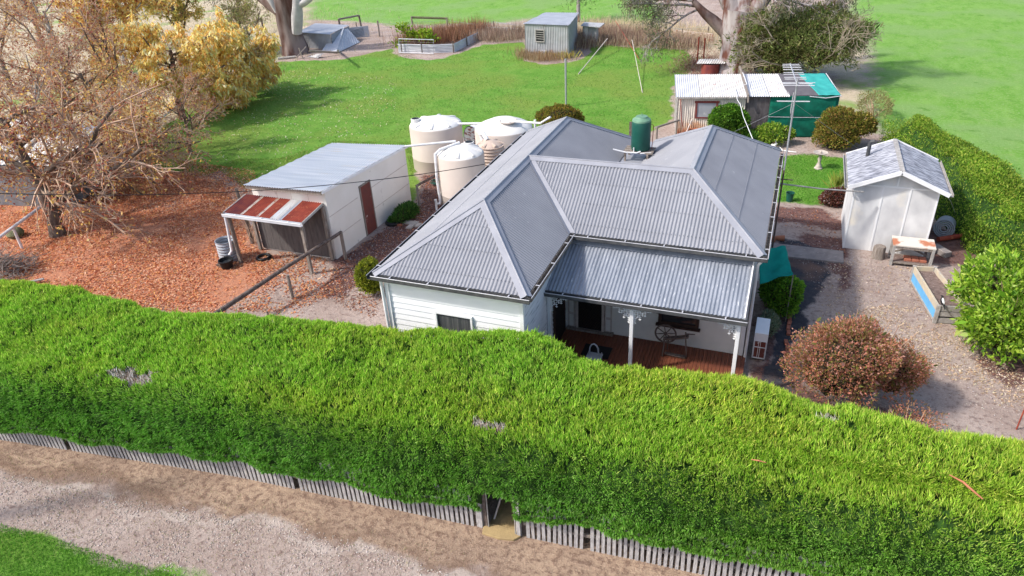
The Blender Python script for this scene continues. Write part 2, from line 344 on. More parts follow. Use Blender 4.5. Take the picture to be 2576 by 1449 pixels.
# worn and far fade of masks
gz = (fbm(gx*.25, gy*.25, 20)-.5)*.06
bank = np.exp(-((gx+2)/14)**2)*0
gz = np.where((gx > -6) & (gx < 16) & (gy > -6) & (gy < 24), gz*.3, gz)
nx, ny = len(xs), len(ys)
def attrmesh(name, quads, label=None):
    used, inv = np.unique(quads, return_inverse=True)
    v = np.stack([gx, gy, gz], 1)[used]; me = npmesh(name, v, inv.reshape(-1, 4))
    for an, ch in (('M1', ('lawn', 'litter', 'asphalt')), ('M2', ('straw', 'mulch', 'verge')), ('M3', ('paddock', 'pale', 'dark'))):
        a = me.color_attributes.new(an, 'FLOAT_COLOR', 'POINT'); c4 = np.ones((len(used), 4), np.float32)
        for k, c_ in enumerate(ch): c4[:, k] = mk[c_][used]
        a.data.foreach_set('color', c4.ravel())
    for p in me.polygons: p.use_smooth = True
    return me
def groundmat():
    m = bpy.data.materials.new('ground_surface'); m.use_nodes = True; t = m.node_tree; N = t.nodes; L = t.links
    b = N['Principled BSDF']; b.inputs['Roughness'].default_value = .95; b.inputs['Specular IOR Level'].default_value = .12
    geo = N.new('ShaderNodeNewGeometry')
    def nz(s, d=5, ro=.55, st=None):
        n = N.new('ShaderNodeTexNoise'); n.inputs['Scale'].default_value = s; n.inputs['Detail'].default_value = d; n.inputs['Roughness'].default_value = ro
        src = geo.outputs['Position']
        if st:
            mp = N.new('ShaderNodeMapping'); mp.inputs['Scale'].default_value = st; L.new(src, mp.inputs[0]); src = mp.outputs[0]
        L.new(src, n.inputs['Vector']); return n.outputs[0]
    def rmp(v, a, c):
        r_ = N.new('ShaderNodeMapRange'); r_.inputs[1].default_value = a; r_.inputs[2].default_value = c; L.new(v, r_.inputs[0]); return r_.outputs[0]
    def mix(f, a, c):
        x = N.new('ShaderNodeMix'); x.data_type = 'RGBA'
        if isinstance(f, float): x.inputs[0].default_value = f
        else: L.new(f, x.inputs[0])
        for i, q in ((6, a), (7, c)):
            if isinstance(q, tuple): x.inputs[i].default_value = (*q, 1)
            else: L.new(q, x.inputs[i])
        return x.outputs[2]
    def mt(op, a, c):
        x = N.new('ShaderNodeMath'); x.operation = op
        for i, q in enumerate((a, c)):
            if isinstance(q, (int, float)): x.inputs[i].default_value = q
            else: L.new(q, x.inputs[i])
        return x.outputs[0]
    def att(n):
        a = N.new('ShaderNodeAttribute'); a.attribute_name = n; s_ = N.new('ShaderNodeSeparateColor'); L.new(a.outputs[0], s_.inputs[0]); return s_.outputs
    m1, m2, m3 = att('M1'), att('M2'), att('M3')
    edge = nz(2.2, 8, .7); fine = nz(38, 4, .7); mid = nz(7, 6, .65); big = nz(.55, 4); big2 = nz(.22, 3); grain = nz(90, 2, .6)
    def sel(mask_, k=.55, wd=.12):
        e = mt('MULTIPLY', mt('SUBTRACT', edge, .5), k*2); s_ = mt('ADD', mask_, e)
        e2 = mt('MULTIPLY', mt('SUBTRACT', fine, .5), .5); s_ = mt('ADD', s_, e2)
        return rmp(s_, .5-wd, .5+wd)
    dirt = mix(rmp(big, .3, .7), (.48, .39, .345), (.34, .255, .215))
    dirt = mix(rmp(mid, .5, .68), dirt, (.22, .155, .135)); dirt = mix(rmp(fine, .60, .72), dirt, (.60, .52, .47)); dirt = mix(rmp(nz(21, 4, .7), .58, .7), dirt, (.18, .12, .10))
    straw = mix(rmp(big, .3, .7), (.56, .46, .34), (.46, .39, .27)); straw = mix(rmp(mid, .52, .7), straw, (.30, .27, .13)); straw = mix(rmp(fine, .56, .7), straw, (.74, .66, .55))
    straw = mix(rmp(big2, .55, .66), straw, (.24, .33, .10))
    col = mix(sel(m2[0]), dirt, straw)
    verge = mix(rmp(big, .35, .65), (.46, .33, .235), (.34, .24, .175)); verge = mix(rmp(mid, .46, .62), verge, (.21, .135, .10)); verge = mix(rmp(fine, .56, .68), verge, (.58, .46, .36)); verge = mix(rmp(nz(19, 4, .75), .58, .68), verge, (.13, .08, .06))
    col = mix(sel(m2[2]), col, verge)
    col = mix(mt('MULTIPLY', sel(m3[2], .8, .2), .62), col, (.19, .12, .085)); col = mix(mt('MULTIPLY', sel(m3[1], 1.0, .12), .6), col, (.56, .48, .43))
    streak = nz(1.0, 6, .7, (.35, 3.2, 1)); col = mix(mt('MULTIPLY', mt('MULTIPLY', rmp(streak, .54, .66), sel(m2[2], .5, .2)), .55), col, (.17, .11, .085))
    mulch = mix(rmp(mid, .4, .62), (.20, .115, .10), (.11, .06, .055)); mulch = mix(rmp(fine, .58, .7), mulch, (.45, .33, .29)); mulch = mix(rmp(nz(16, 3), .6, .68), mulch, (.36, .13, .07))
    col = mix(sel(m2[1]), col, mulch)
    asp = mix(rmp(mid, .4, .7), (.052, .054, .066), (.085, .082, .09)); asp = mix(rmp(big, .55, .68), asp, (.19, .12, .095)); asp = mix(rmp(fine, .66, .72), asp, (.34, .28, .25))
    col = mix(sel(m1[2]), col, asp)
    lit = mix(rmp(mid, .4, .6), (.54, .22, .115), (.38, .15, .09)); lit = mix(rmp(fine, .5, .66), lit, (.66, .42, .29)); lit = mix(rmp(nz(27, 4, .7), .60, .68), lit, (.12, .05, .035))
    lit = mix(rmp(big, .60, .72), lit, (.34, .22, .18))
    col = mix(sel(m1[1], .75, .2), col, lit)
    pad = mix(rmp(nz(1.4, 6, .6, (1, .4, 1)), .35, .65), (.13, .31, .035), (.21, .38, .08)); pad = mix(rmp(big2, .46, .6), pad, (.20, .34, .10)); pad = mix(rmp(mid, .5, .7), pad, (.27, .40, .15)); pad = mix(rmp(nz(2.2, 6, .75), .56, .70), pad, (.30, .37, .14)); pad = mix(rmp(nz(.9, 5, .7), .58, .70), pad, (.10, .235, .03)); pad = mix(rmp(fine, .5, .7), pad, (.085, .21, .035))
    col = mix(sel(m3[0], .5, .22), col, pad)
    g = mix(rmp(nz(.8, 5, .6), .35, .65), (.10, .26, .028), (.175, .335, .055)); g = mix(rmp(big2, .44, .60), g, (.19, .285, .05)); g = mix(rmp(nz(2.6, 6, .7), .56, .70), g, (.23, .30, .085)); g = mix(rmp(mid, .5, .7), g, (.065, .165, .02)); g = mix(rmp(fine, .56, .74), g, (.24, .36, .10)); g = mix(rmp(nz(60, 2, .6), .56, .7), g, (.04, .11, .012))
    col = mix(sel(m1[0], .45, .12), col, g)
    L.new(col, b.inputs['Base Color'])
    bp = N.new('ShaderNodeBump'); bp.inputs['Strength'].default_value = .9; bp.inputs['Distance'].default_value = .05
    L.new(mt('ADD', mt('MULTIPLY', fine, .6), mt('ADD', mid, mt('MULTIPLY', grain, .3))), bp.inputs['Height']); L.new(bp.outputs[0], b.inputs['Normal'])
    return m
M['ground'] = groundmat()
q = (np.arange(ny-1)[:, None]*nx+np.arange(nx-1)[None, :]).ravel(); quads = np.stack([q, q+1, q+nx+1, q+nx], 1)
cm = {k: mk[k][quads].mean(1) for k in mk}
zone = np.zeros(len(quads), int)
for i, k in enumerate(['straw', 'litter', 'asphalt', 'paddock', 'lawn'], 1): zone[cm[k] > .5] = i
names = ['yard_ground', 'dry_field', 'leaf_litter_ground', 'driveway', 'paddock', 'lawn']
for i, n_ in enumerate(names):
    if (zone == i).any():
        o = link(n_, attrmesh(n_, quads[zone == i]), 'ground', org=(0, 0, 0)); o['kind'] = 'structure'
def gh(x, y): return (fbm(np.asarray(x)*.25, np.asarray(y)*.25, 20)-.5)*.06*np.where((np.asarray(x) > -6) & (np.asarray(x) < 16) & (np.asarray(y) > -6) & (np.asarray(y) < 24), .3, 1)
def scatter(n, poly, dens_noise=None):
    pl = np.array(poly); a = pl.min(0); b = pl.max(0); out = np.zeros((0, 2))
    while len(out) < n:
        q_ = rng.uniform(a, b, (n*2, 2)); k = inpoly(q_[:, 0], q_[:, 1], poly)
        if dens_noise: k &= fbm(q_[:, 0]*dens_noise[0], q_[:, 1]*dens_noise[0], 5) > dens_noise[1]+rng.uniform(-.12, .12, len(q_))
        out = np.concatenate([out, q_[k]])
    return out[:n]
def flatleaves(name, xy, L, col, label, cat, material='dry', z=.012, tilt=.35):
    n = len(xy); pos = np.stack([xy[:, 0], xy[:, 1], gh(xy[:, 0], xy[:, 1])+z], 1)
    d = rdir(n); d[:, 2] = rng.uniform(0, tilt, n); d = unit(d); s = rdir(n); s[:, 2] *= .3; s = unit(np.cross(d, np.cross(s, d)))
    L = rng.uniform(.6, 1.3, (n, 1))*L; W = L*rng.uniform(.35, .7, (n, 1))
    v = np.stack([pos, pos+d*L*.5+s*W/2, pos+d*L, pos+d*L*.5-s*W/2], 1); v[..., 2] = np.maximum(v[..., 2], pos[:, None, 2])
    o = link(name, npmesh(name, v.reshape(-1, 3), np.arange(4*n).reshape(-1, 4), np.repeat(col, 4, 0)), material, org=(0, 0, 0))
    o['kind'] = 'stuff'; return tag(o, label, cat)
def clipxy(xy):
    k = (xy[:, 0] > -22) & (xy[:, 1] > -3); return xy[k]
ap = [(-24, -1.2), (-6.5, -.9), (-4.2, 1.5), (-4.6, 4.5), (-6.2, 5.2), (-8.8, 5.4), (-10, 9), (-14, 12), (-24, 10)]
xy = np.concatenate([scatter(36000, Z['litter'][0] if 0 else gp([(-200, 530), (60, 480), (440, 425), (560, 460), (640, 610), (720, 680), (660, 740), (560, 790), (0, 760), (-200, 720)]), (.55, .38)), scatter(2500, gp([(640, 620), (870, 660), (860, 740), (700, 790), (600, 780)]), (1.1, .5)), scatter(14000, ap, (2.2, .5)), scatter(5000, gp([(440, 400), (640, 430), (660, 520), (520, 520)]))])
flatleaves('fallen_leaves', xy, .085, pal(len(xy), [(.70, .29, .13), (.50, .16, .08), (.82, .54, .36), (.30, .10, .06), (.78, .42, .16)], [4, 3, 3, 2, 1.5]), 'orange brown carpet of fallen leaves under the bare trees', 'leaves')
yp = gp([(2130, 780), (2300, 760), (2420, 840), (2576, 950), (2700, 1040), (2560, 1050), (2400, 960), (2250, 860)])
xy = np.concatenate([scatter(2600, yp, (1.3, .45)), scatter(1500, gp([(2080, 650), (2300, 660), (2400, 800), (2576, 950), (2600, 1040), (2300, 900), (2050, 820)]))])
flatleaves('straw_leaves', xy, .058, pal(len(xy), [(.68, .52, .34), (.75, .64, .5), (.50, .34, .22)]), 'scattered straw coloured leaves on the pinkish yard right of the red bush', 'leaves')
xy = np.concatenate([scatter(5200, gp([(850, 655), (950, 590), (1045, 515), (1060, 440), (1110, 430), (1120, 520), (1020, 640), (940, 800), (860, 770), (800, 740)])), scatter(500, gp([(1950, 520), (2130, 540), (2130, 640), (1950, 560)]))])
flatleaves('damp_leaves', xy, .07, pal(len(xy), [(.28, .10, .07), (.16, .06, .05), (.42, .22, .16), (.55, .24, .10), (.5, .42, .40)]), 'damp dark red leaves between the garage and the house', 'leaves')
# grass blades on the nearer lawn edges and in paddock margins
def blades(name, xy, L, cols, label, cat, w_=.014, lean=.5):
    n = len(xy); pos = np.stack([xy[:, 0], xy[:, 1], gh(xy[:, 0], xy[:, 1])-.01], 1); d = rdir(n)*lean; d[:, 2] = 1
    L = rng.uniform(.5, 1.3, n)*L
    o = leafmesh(name, pos, d, L, w_, pal(n, cols), 'leaf', org=(0, 0, 0)); o['kind'] = 'stuff'; return tag(o, label, cat)
xy = scatter(9000, gp([(1962, 398), (2020, 385), (2080, 393), (2140, 400), (2140, 450), (2105, 488), (2060, 512), (2000, 508), (1955, 505)]))
blades('short_grass', xy, .06, [(.10, .34, .02), (.19, .45, .05), (.07, .22, .015)], 'short bright grass on the round lawn about the bird bath', 'grass', .016)

# ================================================================== HOUSE
w1, d1, W_, V1, V2 = 3.98, 3.38, 8.80, 11.09, 11.19
ZE, ZR = 3.24, 4.466
k1, h1, k3, k4, h2, h3 = 2.117, 2.175, 2.07, 2.05, 1.84, 2.01
vr = d1+k3; wi = W_-2*k4; vb = 7.52
house = empty('weatherboard_house', (4.4, 5.5, 0), 'white weatherboard farmhouse with grey corrugated hipped roof and front verandah', 'house')
def L3(u, v, z): return (u, v, z)
E_ = lambda u, v: (u, v, ZE); T_ = lambda u, v: (u, v, ZR)
roof = MB()
for poly, dn in [
    ([E_(0, 0), E_(0, V2), T_(k1, V2-h3), T_(k1, h1)], (-1, 0, 0)),
    ([E_(0, 0), E_(w1, 0), T_(k1, h1)], (0, -1, 0)),
    ([E_(w1, 0), E_(w1, d1), T_(k1, vr), T_(k1, h1)], (1, 0, 0)),
    ([E_(w1, d1), E_(W_, d1), T_(W_-k4, vr), T_(k1, vr)], (0, -1, 0)),
    ([E_(W_, d1), E_(W_, V1), T_(W_-k4, V1-h2), T_(W_-k4, vr)], (1, 0, 0)),
    ([E_(w1, vb), E_(wi, vb), T_(W_-k4, vr), T_(k1, vr)], (0, 1, 0)),
    ([E_(w1, V2), T_(k1, V2-h3), T_(k1, vr), E_(w1, vb)], (1, 0, 0)),
    ([E_(0, V2), E_(w1, V2), T_(k1, V2-h3)], (0, 1, 0)),
    ([E_(wi, V1), E_(wi, vb), T_(W_-k4, vr), T_(W_-k4, V1-h2)], (-1, 0, 0)),
    ([E_(wi, V1), E_(W_, V1), T_(W_-k4, V1-h2)], (0, 1, 0))]:
    roof.corr(poly, dn, pitch=.093, amp=.0115)
ro = roof.build('roof', 'roof', house)
def capline(p, q, a, b, wd=.15, nm='ridge_cap', lift=.026, m='cap'):
    """folded flashing along p-q; a and b are points in the two slopes beside it"""
    p = V(*p); q = V(*q); d = (q-p).normalized(); mb = MB(); s = []
    for c_ in (a, b):
        c_ = V(*c_); e = (c_-p); e = (e-d*e.dot(d)).normalized(); s.append(e)
    up = V(0, 0, lift)
    for e in s:
        n = d.cross(e).normalized(); n = n if n.z > 0 else -n; o_ = n*.018+up*.2
        A_, B_, C_, D_ = p+up, q+up, q+e*wd+o_, p+e*wd+o_
        mb.add([A_, B_, C_, D_], [(0, 1, 2, 3)]); mb.add([D_, C_, C_-n*.028, D_-n*.028], [(0, 1, 2, 3)])
    mb.tube([p+up*1.0, q+up*1.0], .022, 8)
    return mb.build(nm, m, ro, smooth=True)
capline(T_(k1, h1), T_(k1, V2-h3), E_(0, h1), E_(w1, h1))
capline(T_(k1, vr), T_(W_-k4, vr), E_(k1, d1), E_(k1, vb))
capline(T_(W_-k4, vr), T_(W_-k4, V1-h2), E_(W_, vr), E_(wi, vr+1))
capline(E_(0, 0), T_(k1, h1), E_(0, 1), E_(1, 0), nm='hip_cap'); capline(E_(w1, 0), T_(k1, h1), E_(w1, 1), E_(w1-1, 0), nm='hip_cap')
capline(E_(W_, d1), T_(W_-k4, vr), E_(W_, d1+1), E_(W_-1, d1), nm='hip_cap')
capline(E_(0, V2), T_(k1, V2-h3), E_(0, V2-1), E_(1, V2), nm='hip_cap', wd=.10); capline(E_(w1, V2), T_(k1, V2-h3), E_(w1, V2-1), E_(w1-1, V2), nm='hip_cap', wd=.10)
capline(E_(W_, V1), T_(W_-k4, V1-h2), E_(W_, V1-1), E_(W_-1, V1), nm='hip_cap', wd=.10); capline(E_(wi, V1), T_(W_-k4, V1-h2), E_(wi, V1-1), E_(wi+1, V1), nm='hip_cap', wd=.10)
def lapline(p, q, n_, wd=.006):
    p = V(*p); q = V(*q); n_ = V(*n_).normalized()*.016
    return MB().beam(p+n_, q+n_, wd, .006)
def plane_z(kind, a):
    return ZE+(ZR-ZE)*a
for f in (.36, .7): lapline((W_-k4*f, d1+k3*f+.1, plane_z(0, f)), (W_-k4*f, V1-h2*f-.1, plane_z(0, f)), (.5, 0, .86)).build('sheet_lap', 'cap', ro)
lapline((k1*.5, h1*.5+.1, plane_z(0, .5)), (k1*.5, V2-h3*.5-.1, plane_z(0, .5)), (-.5, 0, .86)).build('sheet_lap', 'cap', ro)
mb = MB()
for f in (.12, .40, .68, .92):
    for i in range(64):
        x = w1+.1+i*.099; 
        if k1+(w1-k1)*(1-f)+.15 < x < W_-k4*f-.15: z = plane_z(0, f)+.017; y = d1+k3*f; mb.box(x-.008, x+.008, y-.008, y+.008, z, z+.008)
    for i in range(40):
        x = .1+i*.099
        if k1*f+.15 < x < w1-(w1-k1)*f-.15: z = plane_z(0, f)+.017; y = h1*f; mb.box(x-.008, x+.008, y-.008, y+.008, z, z+.008)
mb.build('roof_screws', 'gutter', ro)['kind'] = 'stuff'
# valley flashing: main slope meets wing
mb = MB(); p = V(w1, d1, ZE+.012); q = V(k1, vr, ZR+.012)
for e in (V(.0, -.0, 0),):
    a = V(w1, d1-.14, ZE+.022); b = V(w1+.14, d1, ZE+.022); c_ = V(k1, vr-.14, ZR+.022); d_ = V(k1+.14, vr, ZR+.022)
    mb.add([a, p+V(0, 0, .0), q, c_], [(0, 1, 2, 3)]); mb.add([p, b, d_, q], [(0, 1, 2, 3)])
mb.build('valley_flashing', 'cap', ro)
# box gutter between the rear wings
MB().slab([(w1-.02, vb-.35, ZE-.02), (wi+.02, vb-.35, ZE-.02), (wi+.02, V1, ZE-.03), (w1-.02, V1, ZE-.03)], .03).build('box_gutter', 'cap', ro)
# gutters
def gutter(p, q, out, nm='gutter', parent=None, inner='gutter', drop=.0, lipm='lip'):
    p = V(*p); q = V(*q); o_ = V(*out).normalized(); mb = MB(); z0 = -.125-drop; z1 = -.02-drop
    a = o_*.015; b = o_*.115; th = o_*.006
    for (u0, u1, za, zb) in ((a, b, z0, z0+.006), (b-th, b, z0, z1), (a, a+th, z0, z1+.015)):
        vs_ = [p+u0+V(0, 0, za), p+u1+V(0, 0, za), p+u1+V(0, 0, zb), p+u0+V(0, 0, zb), q+u0+V(0, 0, za), q+u1+V(0, 0, za), q+u1+V(0, 0, zb), q+u0+V(0, 0, zb)]
        mb.add(vs_, [(0, 1, 2, 3), (7, 6, 5, 4), (0, 4, 5, 1), (1, 5, 6, 2), (2, 6, 7, 3), (3, 7, 4, 0)])
    g_ = mb.build(nm, inner, parent or house)
    ml = MB(); ml.tube([p+b+V(0, 0, z1), q+b+V(0, 0, z1)], .011, 6)
    n = max(1, int((q-p).length/.95))
    for i in range(n):
        c_ = p+(q-p)*((i+.5)/n); ml.beam(c_+a+V(0, 0, z1+.01), c_+b*1.08+V(0, 0, z1+.012), .03, .012)
    ml.build('gutter_lip', lipm, g_)
    return g_
gutter(E_(0, 0), E_(w1+.1, 0), (0, -1, 0)); gutter(E_(w1, 0), E_(w1, d1), (1, 0, 0), inner='dirtgutter'); gutter(E_(w1, d1), E_(W_+.1, d1), (0, -1, 0))
gutter(E_(W_, d1-.1), E_(W_, V1), (1, 0, 0), inner='dirtgutter'); gutter(E_(0, -.1), E_(0, V2), (-1, 0, 0)); gutter(E_(0, V2), E_(w1, V2), (0, 1, 0)); gutter(E_(wi, V1), E_(W_, V1), (0, 1, 0))
# soffit
mb = MB(); zs = ZE-.13
for (x0, x1, y0, y1) in ((.0, w1, 0, .24), (0, .24, .24, V2-.24), (w1-.24, w1, .24, d1+.24), (w1, W_, d1, d1+.24), (W_-.24, W_, d1+.24, V1-.24), (0, w1, V2-.24, V2), (wi, W_, V1-.24, V1)):
    mb.box(x0, x1, y0, y1, zs-.015, zs)
mb.build('soffit', 'trim', house)
def wboard(p, q, z0, z1, ex, m, nm='wall', parent=None, proj=.022, off=0.):
    """overlapping horizontal boards on the wall line p-q (outside is to the right of p->q)"""
    p = V(p[0], p[1], 0); q = V(q[0], q[1], 0); d = (q-p).normalized(); n = V(d.y, -d.x, 0); mb = MB(); z = z0; th = .1
    k_ = int(math.ceil((z1-z0)/ex)); prof = [(-th, z0)]
    for i in range(k_):
        zt = min(z0+(i+1)*ex, z1); prof += [(proj, z0+i*ex+.0), (.002, zt)]
    prof += [(-th, z1)]
    vs_ = [(p+n*(a+off)+V(0, 0, z_)) for a, z_ in prof]+[(q+n*(a+off)+V(0, 0, z_)) for a, z_ in prof]; m_ = len(prof)
    fs = [(i, i+m_, (i+1) % m_+m_, (i+1) % m_) for i in range(m_)]
    mb.add(vs_, fs); mb.add([vs_[i] for i in range(m_)], [tuple(range(m_-1, -1, -1))]); mb.add([vs_[m_+i] for i in range(m_)], [tuple(range(m_))])
    return mb.build(nm, m, parent or house)
zt = ZE-.15
fw = wboard((.24, .22), (w1-.22, .22), .1, zt-.24, .163, 'white')
MB().box(.26, w1-.24, .20, .30, zt-.24, zt).build('frieze_board', 'trim', house)
rw = wboard((w1-.22, .24), (w1-.22, d1+.22), .1, zt, .15, 'oldwhite')
mw = wboard((w1-.22, d1+.22), (W_-.22, d1+.22), .15, zt-.22, .15, 'cream')
MB().box(w1-.2, W_-.22, d1+.20, d1+.30, zt-.26, zt).build('frieze_board', 'cream', house)
wboard((W_-.22, d1+.24), (W_-.22, V1-.3), .1, zt, .163, 'oldwhite'); wboard((W_-.22, V1-.3), (wi, V1-.3), .1, zt, .163, 'oldwhite')
wboard((wi, V1-.3), (wi, vb), .1, zt, .163, 'oldwhite'); wboard((w1, vb), (w1, V2-.3), .1, zt, .163, 'oldwhite')
wboard((w1, V2-.3), (.22, V2-.3), .1, zt, .163, 'oldwhite'); wboard((.22, V2-.3), (.22, .24), .1, zt, .163, 'oldwhite')
for (x, y, s_) in ((.22, .22, .055), (w1-.22, .22, .05), (W_-.22, d1+.22, .05)):
    MB().box(x-s_, x+s_, y-s_, y+s_, .05, zt).build('corner_board', 'trim', house)
# front wing window
def window(x0, x1, z0, z1, y, fm='trim', nm='window', sill=True, curtain=True, fw_=.05, bars=()):
    f_ = MB(); t_ = .075
    for (a, b, c_, d_) in ((x0-fw_, x0, z0-fw_, z1+fw_), (x1, x1+fw_, z0-fw_, z1+fw_), (x0, x1, z1, z1+fw_), (x0, x1, z0-fw_, z0)):
        f_.box(a, b, y-t_, y, c_, d_)
    for bx in bars: f_.box(bx-.02, bx+.02, y-.055, y-.02, z0, z1)
    wn = f_.build(nm, fm, house, bevel=.004)
    MB().box(x0, x1, y-.03, y-.022, z0, z1).build('pane', 'curtain' if curtain else 'glass', wn)
    if sill: MB().box(x0-fw_-.05, x1+fw_+.05, y-.14, y, z0-fw_-.045, z0-fw_).build('sill', fm, wn)
    return wn
window(1.54, 2.44, 1.12, 2.27, .222)
wn = window(6.46, 7.36, .86, 1.98, d1+.222, 'brown', curtain=False, fw_=.085)
mb = MB(); mb.box(6.46, 7.36, d1+.14, d1+.19, 1.25, 1.31).box(6.46, 7.36, d1+.14, d1+.19, 1.62, 1.67); mb.build('glazing_bar', 'brown', wn)
# front door with side panels
yd = d1+.22
dr = MB().box(4.14, 4.82, yd-.05, yd, .17, 2.13).build('front_door', 'screen', house)
mb = MB()
for i in range(-16, 12):
    for s_ in (1, -1):
        x0_ = 4.16+i*.075; a = V(x0_, yd-.058, .25 if s_ > 0 else 2.08); b = V(x0_+1.2, yd-.058, 1.45*1.52-.0 if s_ > 0 else -.0+.25)
        # clip to the leaf
        t0 = max(0, (4.16-a.x)/(b.x-a.x)); t1 = min(1, (4.80-a.x)/(b.x-a.x))
        if t1 > t0: mb.beam(a+(b-a)*t0, a+(b-a)*t1, .005, .005)
mb.build('security_grille', 'brown', dr)
mb = MB(); mb.box(4.07, 4.14, yd-.08, yd, .17, 2.2).box(4.82, 4.89, yd-.08, yd, .17, 2.2).box(4.07, 4.89, yd-.08, yd, 2.13, 2.2); mb.build('door_frame', 'pinktrim', house)
for x0_ in (3.84, 4.90):
    mb = MB(); mb.box(x0_, x0_+.20, yd-.045, yd, .17, 2.15); s_ = mb.build('side_panel', 'pinktrim', house)
    mb = MB()
    for (z0_, z1_) in ((.25, .62), (.70, 1.75), (1.83, 2.1)): mb.box(x0_+.04, x0_+.16, yd-.056, yd-.044, z0_, z1_)
    mb.build('panel_moulding', 'cream', s_)
MB().box(3.82, 5.16, yd-.16, yd, .15, .21).build('threshold', 'wood', house)
xd = w1-.22
sd_ = MB().box(xd, xd+.05, 2.46, 3.28, .17, 2.13).build('side_door', 'screen', house)
MB().box(xd, xd+.07, 2.40, 2.46, .17, 2.2).box(xd, xd+.07, 3.28, 3.34, .17, 2.2).build('door_frame', 'brown', sd_)
# verandah
vf, zf, zb_ = 1.86, 2.34, 2.97
vr_ = MB().corr([(w1-.2, vf, zf), (W_-.22, vf, zf), (W_-.22, d1+.19, zb_), (w1-.2, d1+.19, zb_)], (0, -1, 0), pitch=.093, amp=.0125).build('verandah_roof', 'verandah_roof', house)
MB().slab([(w1-.2, d1+.02, zb_-.025), (W_-.2, d1+.02, zb_-.025), (W_-.2, d1+.19, zb_+.045), (w1-.2, d1+.19, zb_+.045)], .02).build('apron_flashing', 'verandah_roof', vr_)
MB().beam((W_-.2, vf-.02, zf+.02), (W_-.2, d1+.18, zb_+.02), .03, .06).build('barge_strip', 'trim', vr_)
MB().add([(W_-.24, vf, zf-.16), (W_-.24, d1+.2, zf-.16), (W_-.24, d1+.2, zb_-.06), (W_-.24, vf, zf-.03), (W_-.21, vf, zf-.16), (W_-.21, d1+.2, zf-.16), (W_-.21, d1+.2, zb_-.06), (W_-.21, vf, zf-.03)], [(0, 1, 2, 3), (7, 6, 5, 4), (0, 3, 7, 4), (1, 5, 6, 2), (0, 4, 5, 1), (3, 2, 6, 7)]).build('end_panel', 'wood', vr_)
gutter((w1-.22, vf, zf), (W_-.12, vf, zf), (0, -1, 0), parent=vr_)
MB().box(w1-.2, W_-.24, vf+.02, vf+.10, zf-.17, zf-.04).build('verandah_beam', 'trim', vr_)
for i, x in enumerate((w1-.15, 5.98, 8.50)):
    s_ = .045; y = vf+.10
    po = MB().box(x-s_, x+s_, y-s_, y+s_, .12, zf-.17).build('verandah_post', 'trim', house, bevel=.006)
    for sgn in ((1,) if i == 0 else (-1, 1) if i == 1 else (-1,)):
        br = MB(); rnd = random.Random(3+i)
        # cast iron lace: quarter-fan of small leaves joined by stems
        X0 = x+sgn*s_; Z0 = zf-.175
        for a_ in range(8):
            for b_ in range(8-a_):
                cx = X0+sgn*(.03+a_*.062); cz = Z0-.03-b_*.062
                if (a_+b_) == 7 and (a_ % 2): continue
                if 1 < a_+b_ < 7 and (a_*3+b_*5) % 7 == 0: continue
                r_ = .031+.006*((a_+b_) % 2)
                pts = []
                for k in range(8):
                    t = 2*math.pi*k/8; rr = r_*(1 if k % 2 == 0 else .5); pts.append((cx+rr*math.cos(t), y-.006, cz+rr*math.sin(t)))
                pts2 = [(p_[0], y+.006, p_[2]) for p_ in pts]
                br.add(pts+pts2, [tuple(range(8)), tuple(range(15, 7, -1))]+[(k, (k+1) % 8, (k+1) % 8+8, k+8) for k in range(8)])
        for k in range(4): br.beam((X0, y, Z0-.07-.1*k), (X0+sgn*(.07+.1*k), y, Z0), .007, .012)
        br.beam((X0, y, Z0-.008), (X0+sgn*.44, y, Z0-.008), .014, .014); br.beam((X0+sgn*.008, y, Z0), (X0+sgn*.008, y, Z0-.44), .014, .014)
        br.build('lace_bracket', 'iron', po)
# deck boards
dk = MB(); x = w1-.2; i = 0
while x < W_-.16:
    dk.box(x, x+.089, vf-.12, d1+.19, .11+.0015*(i % 3), .15+.0015*(i % 3)); x += .097; i += 1
dk.build('verandah_floor', 'deck', house)
mb = MB(); mb.box(w1-.15, W_-.2, vf-.08, vf-.03, -.05, .10).box(W_-.26, W_-.2, vf-.02, d1+.1, -.05, .10); mb.build('floor_bearer', 'wood', house)
# downpipes
MB().tube([(.12, .10, ZE-.12), (.12, .12, ZE-.3), (.13, .16, .0)], .04, 10).build('downpipe', 'trim', house, smooth=True)
MB().tube([(W_+.02, d1+.05, ZE-.12), (W_-.1, d1+.14, ZE-.35), (W_-.1, d1+.14, .0)], .038, 10).build('downpipe', 'trim', house, smooth=True)
MB().tube([(W_-.10, 8.0, 0), (W_-.10, 8.0, 3.0)], .03, 8).build('downpipe', 'trim', house, smooth=True)
# black cable on verandah
MB().tube([(8.0, yd-.03, 1.95), (8.05, yd-.08, 1.82), (8.15, yd-.1, 1.78), (8.26, yd-.1, 1.85), (8.3, yd-.06, 1.7), (8.34, yd-.05, .9), (8.45, yd-.05, .4)], .009, 6).build('cable', 'black', house)

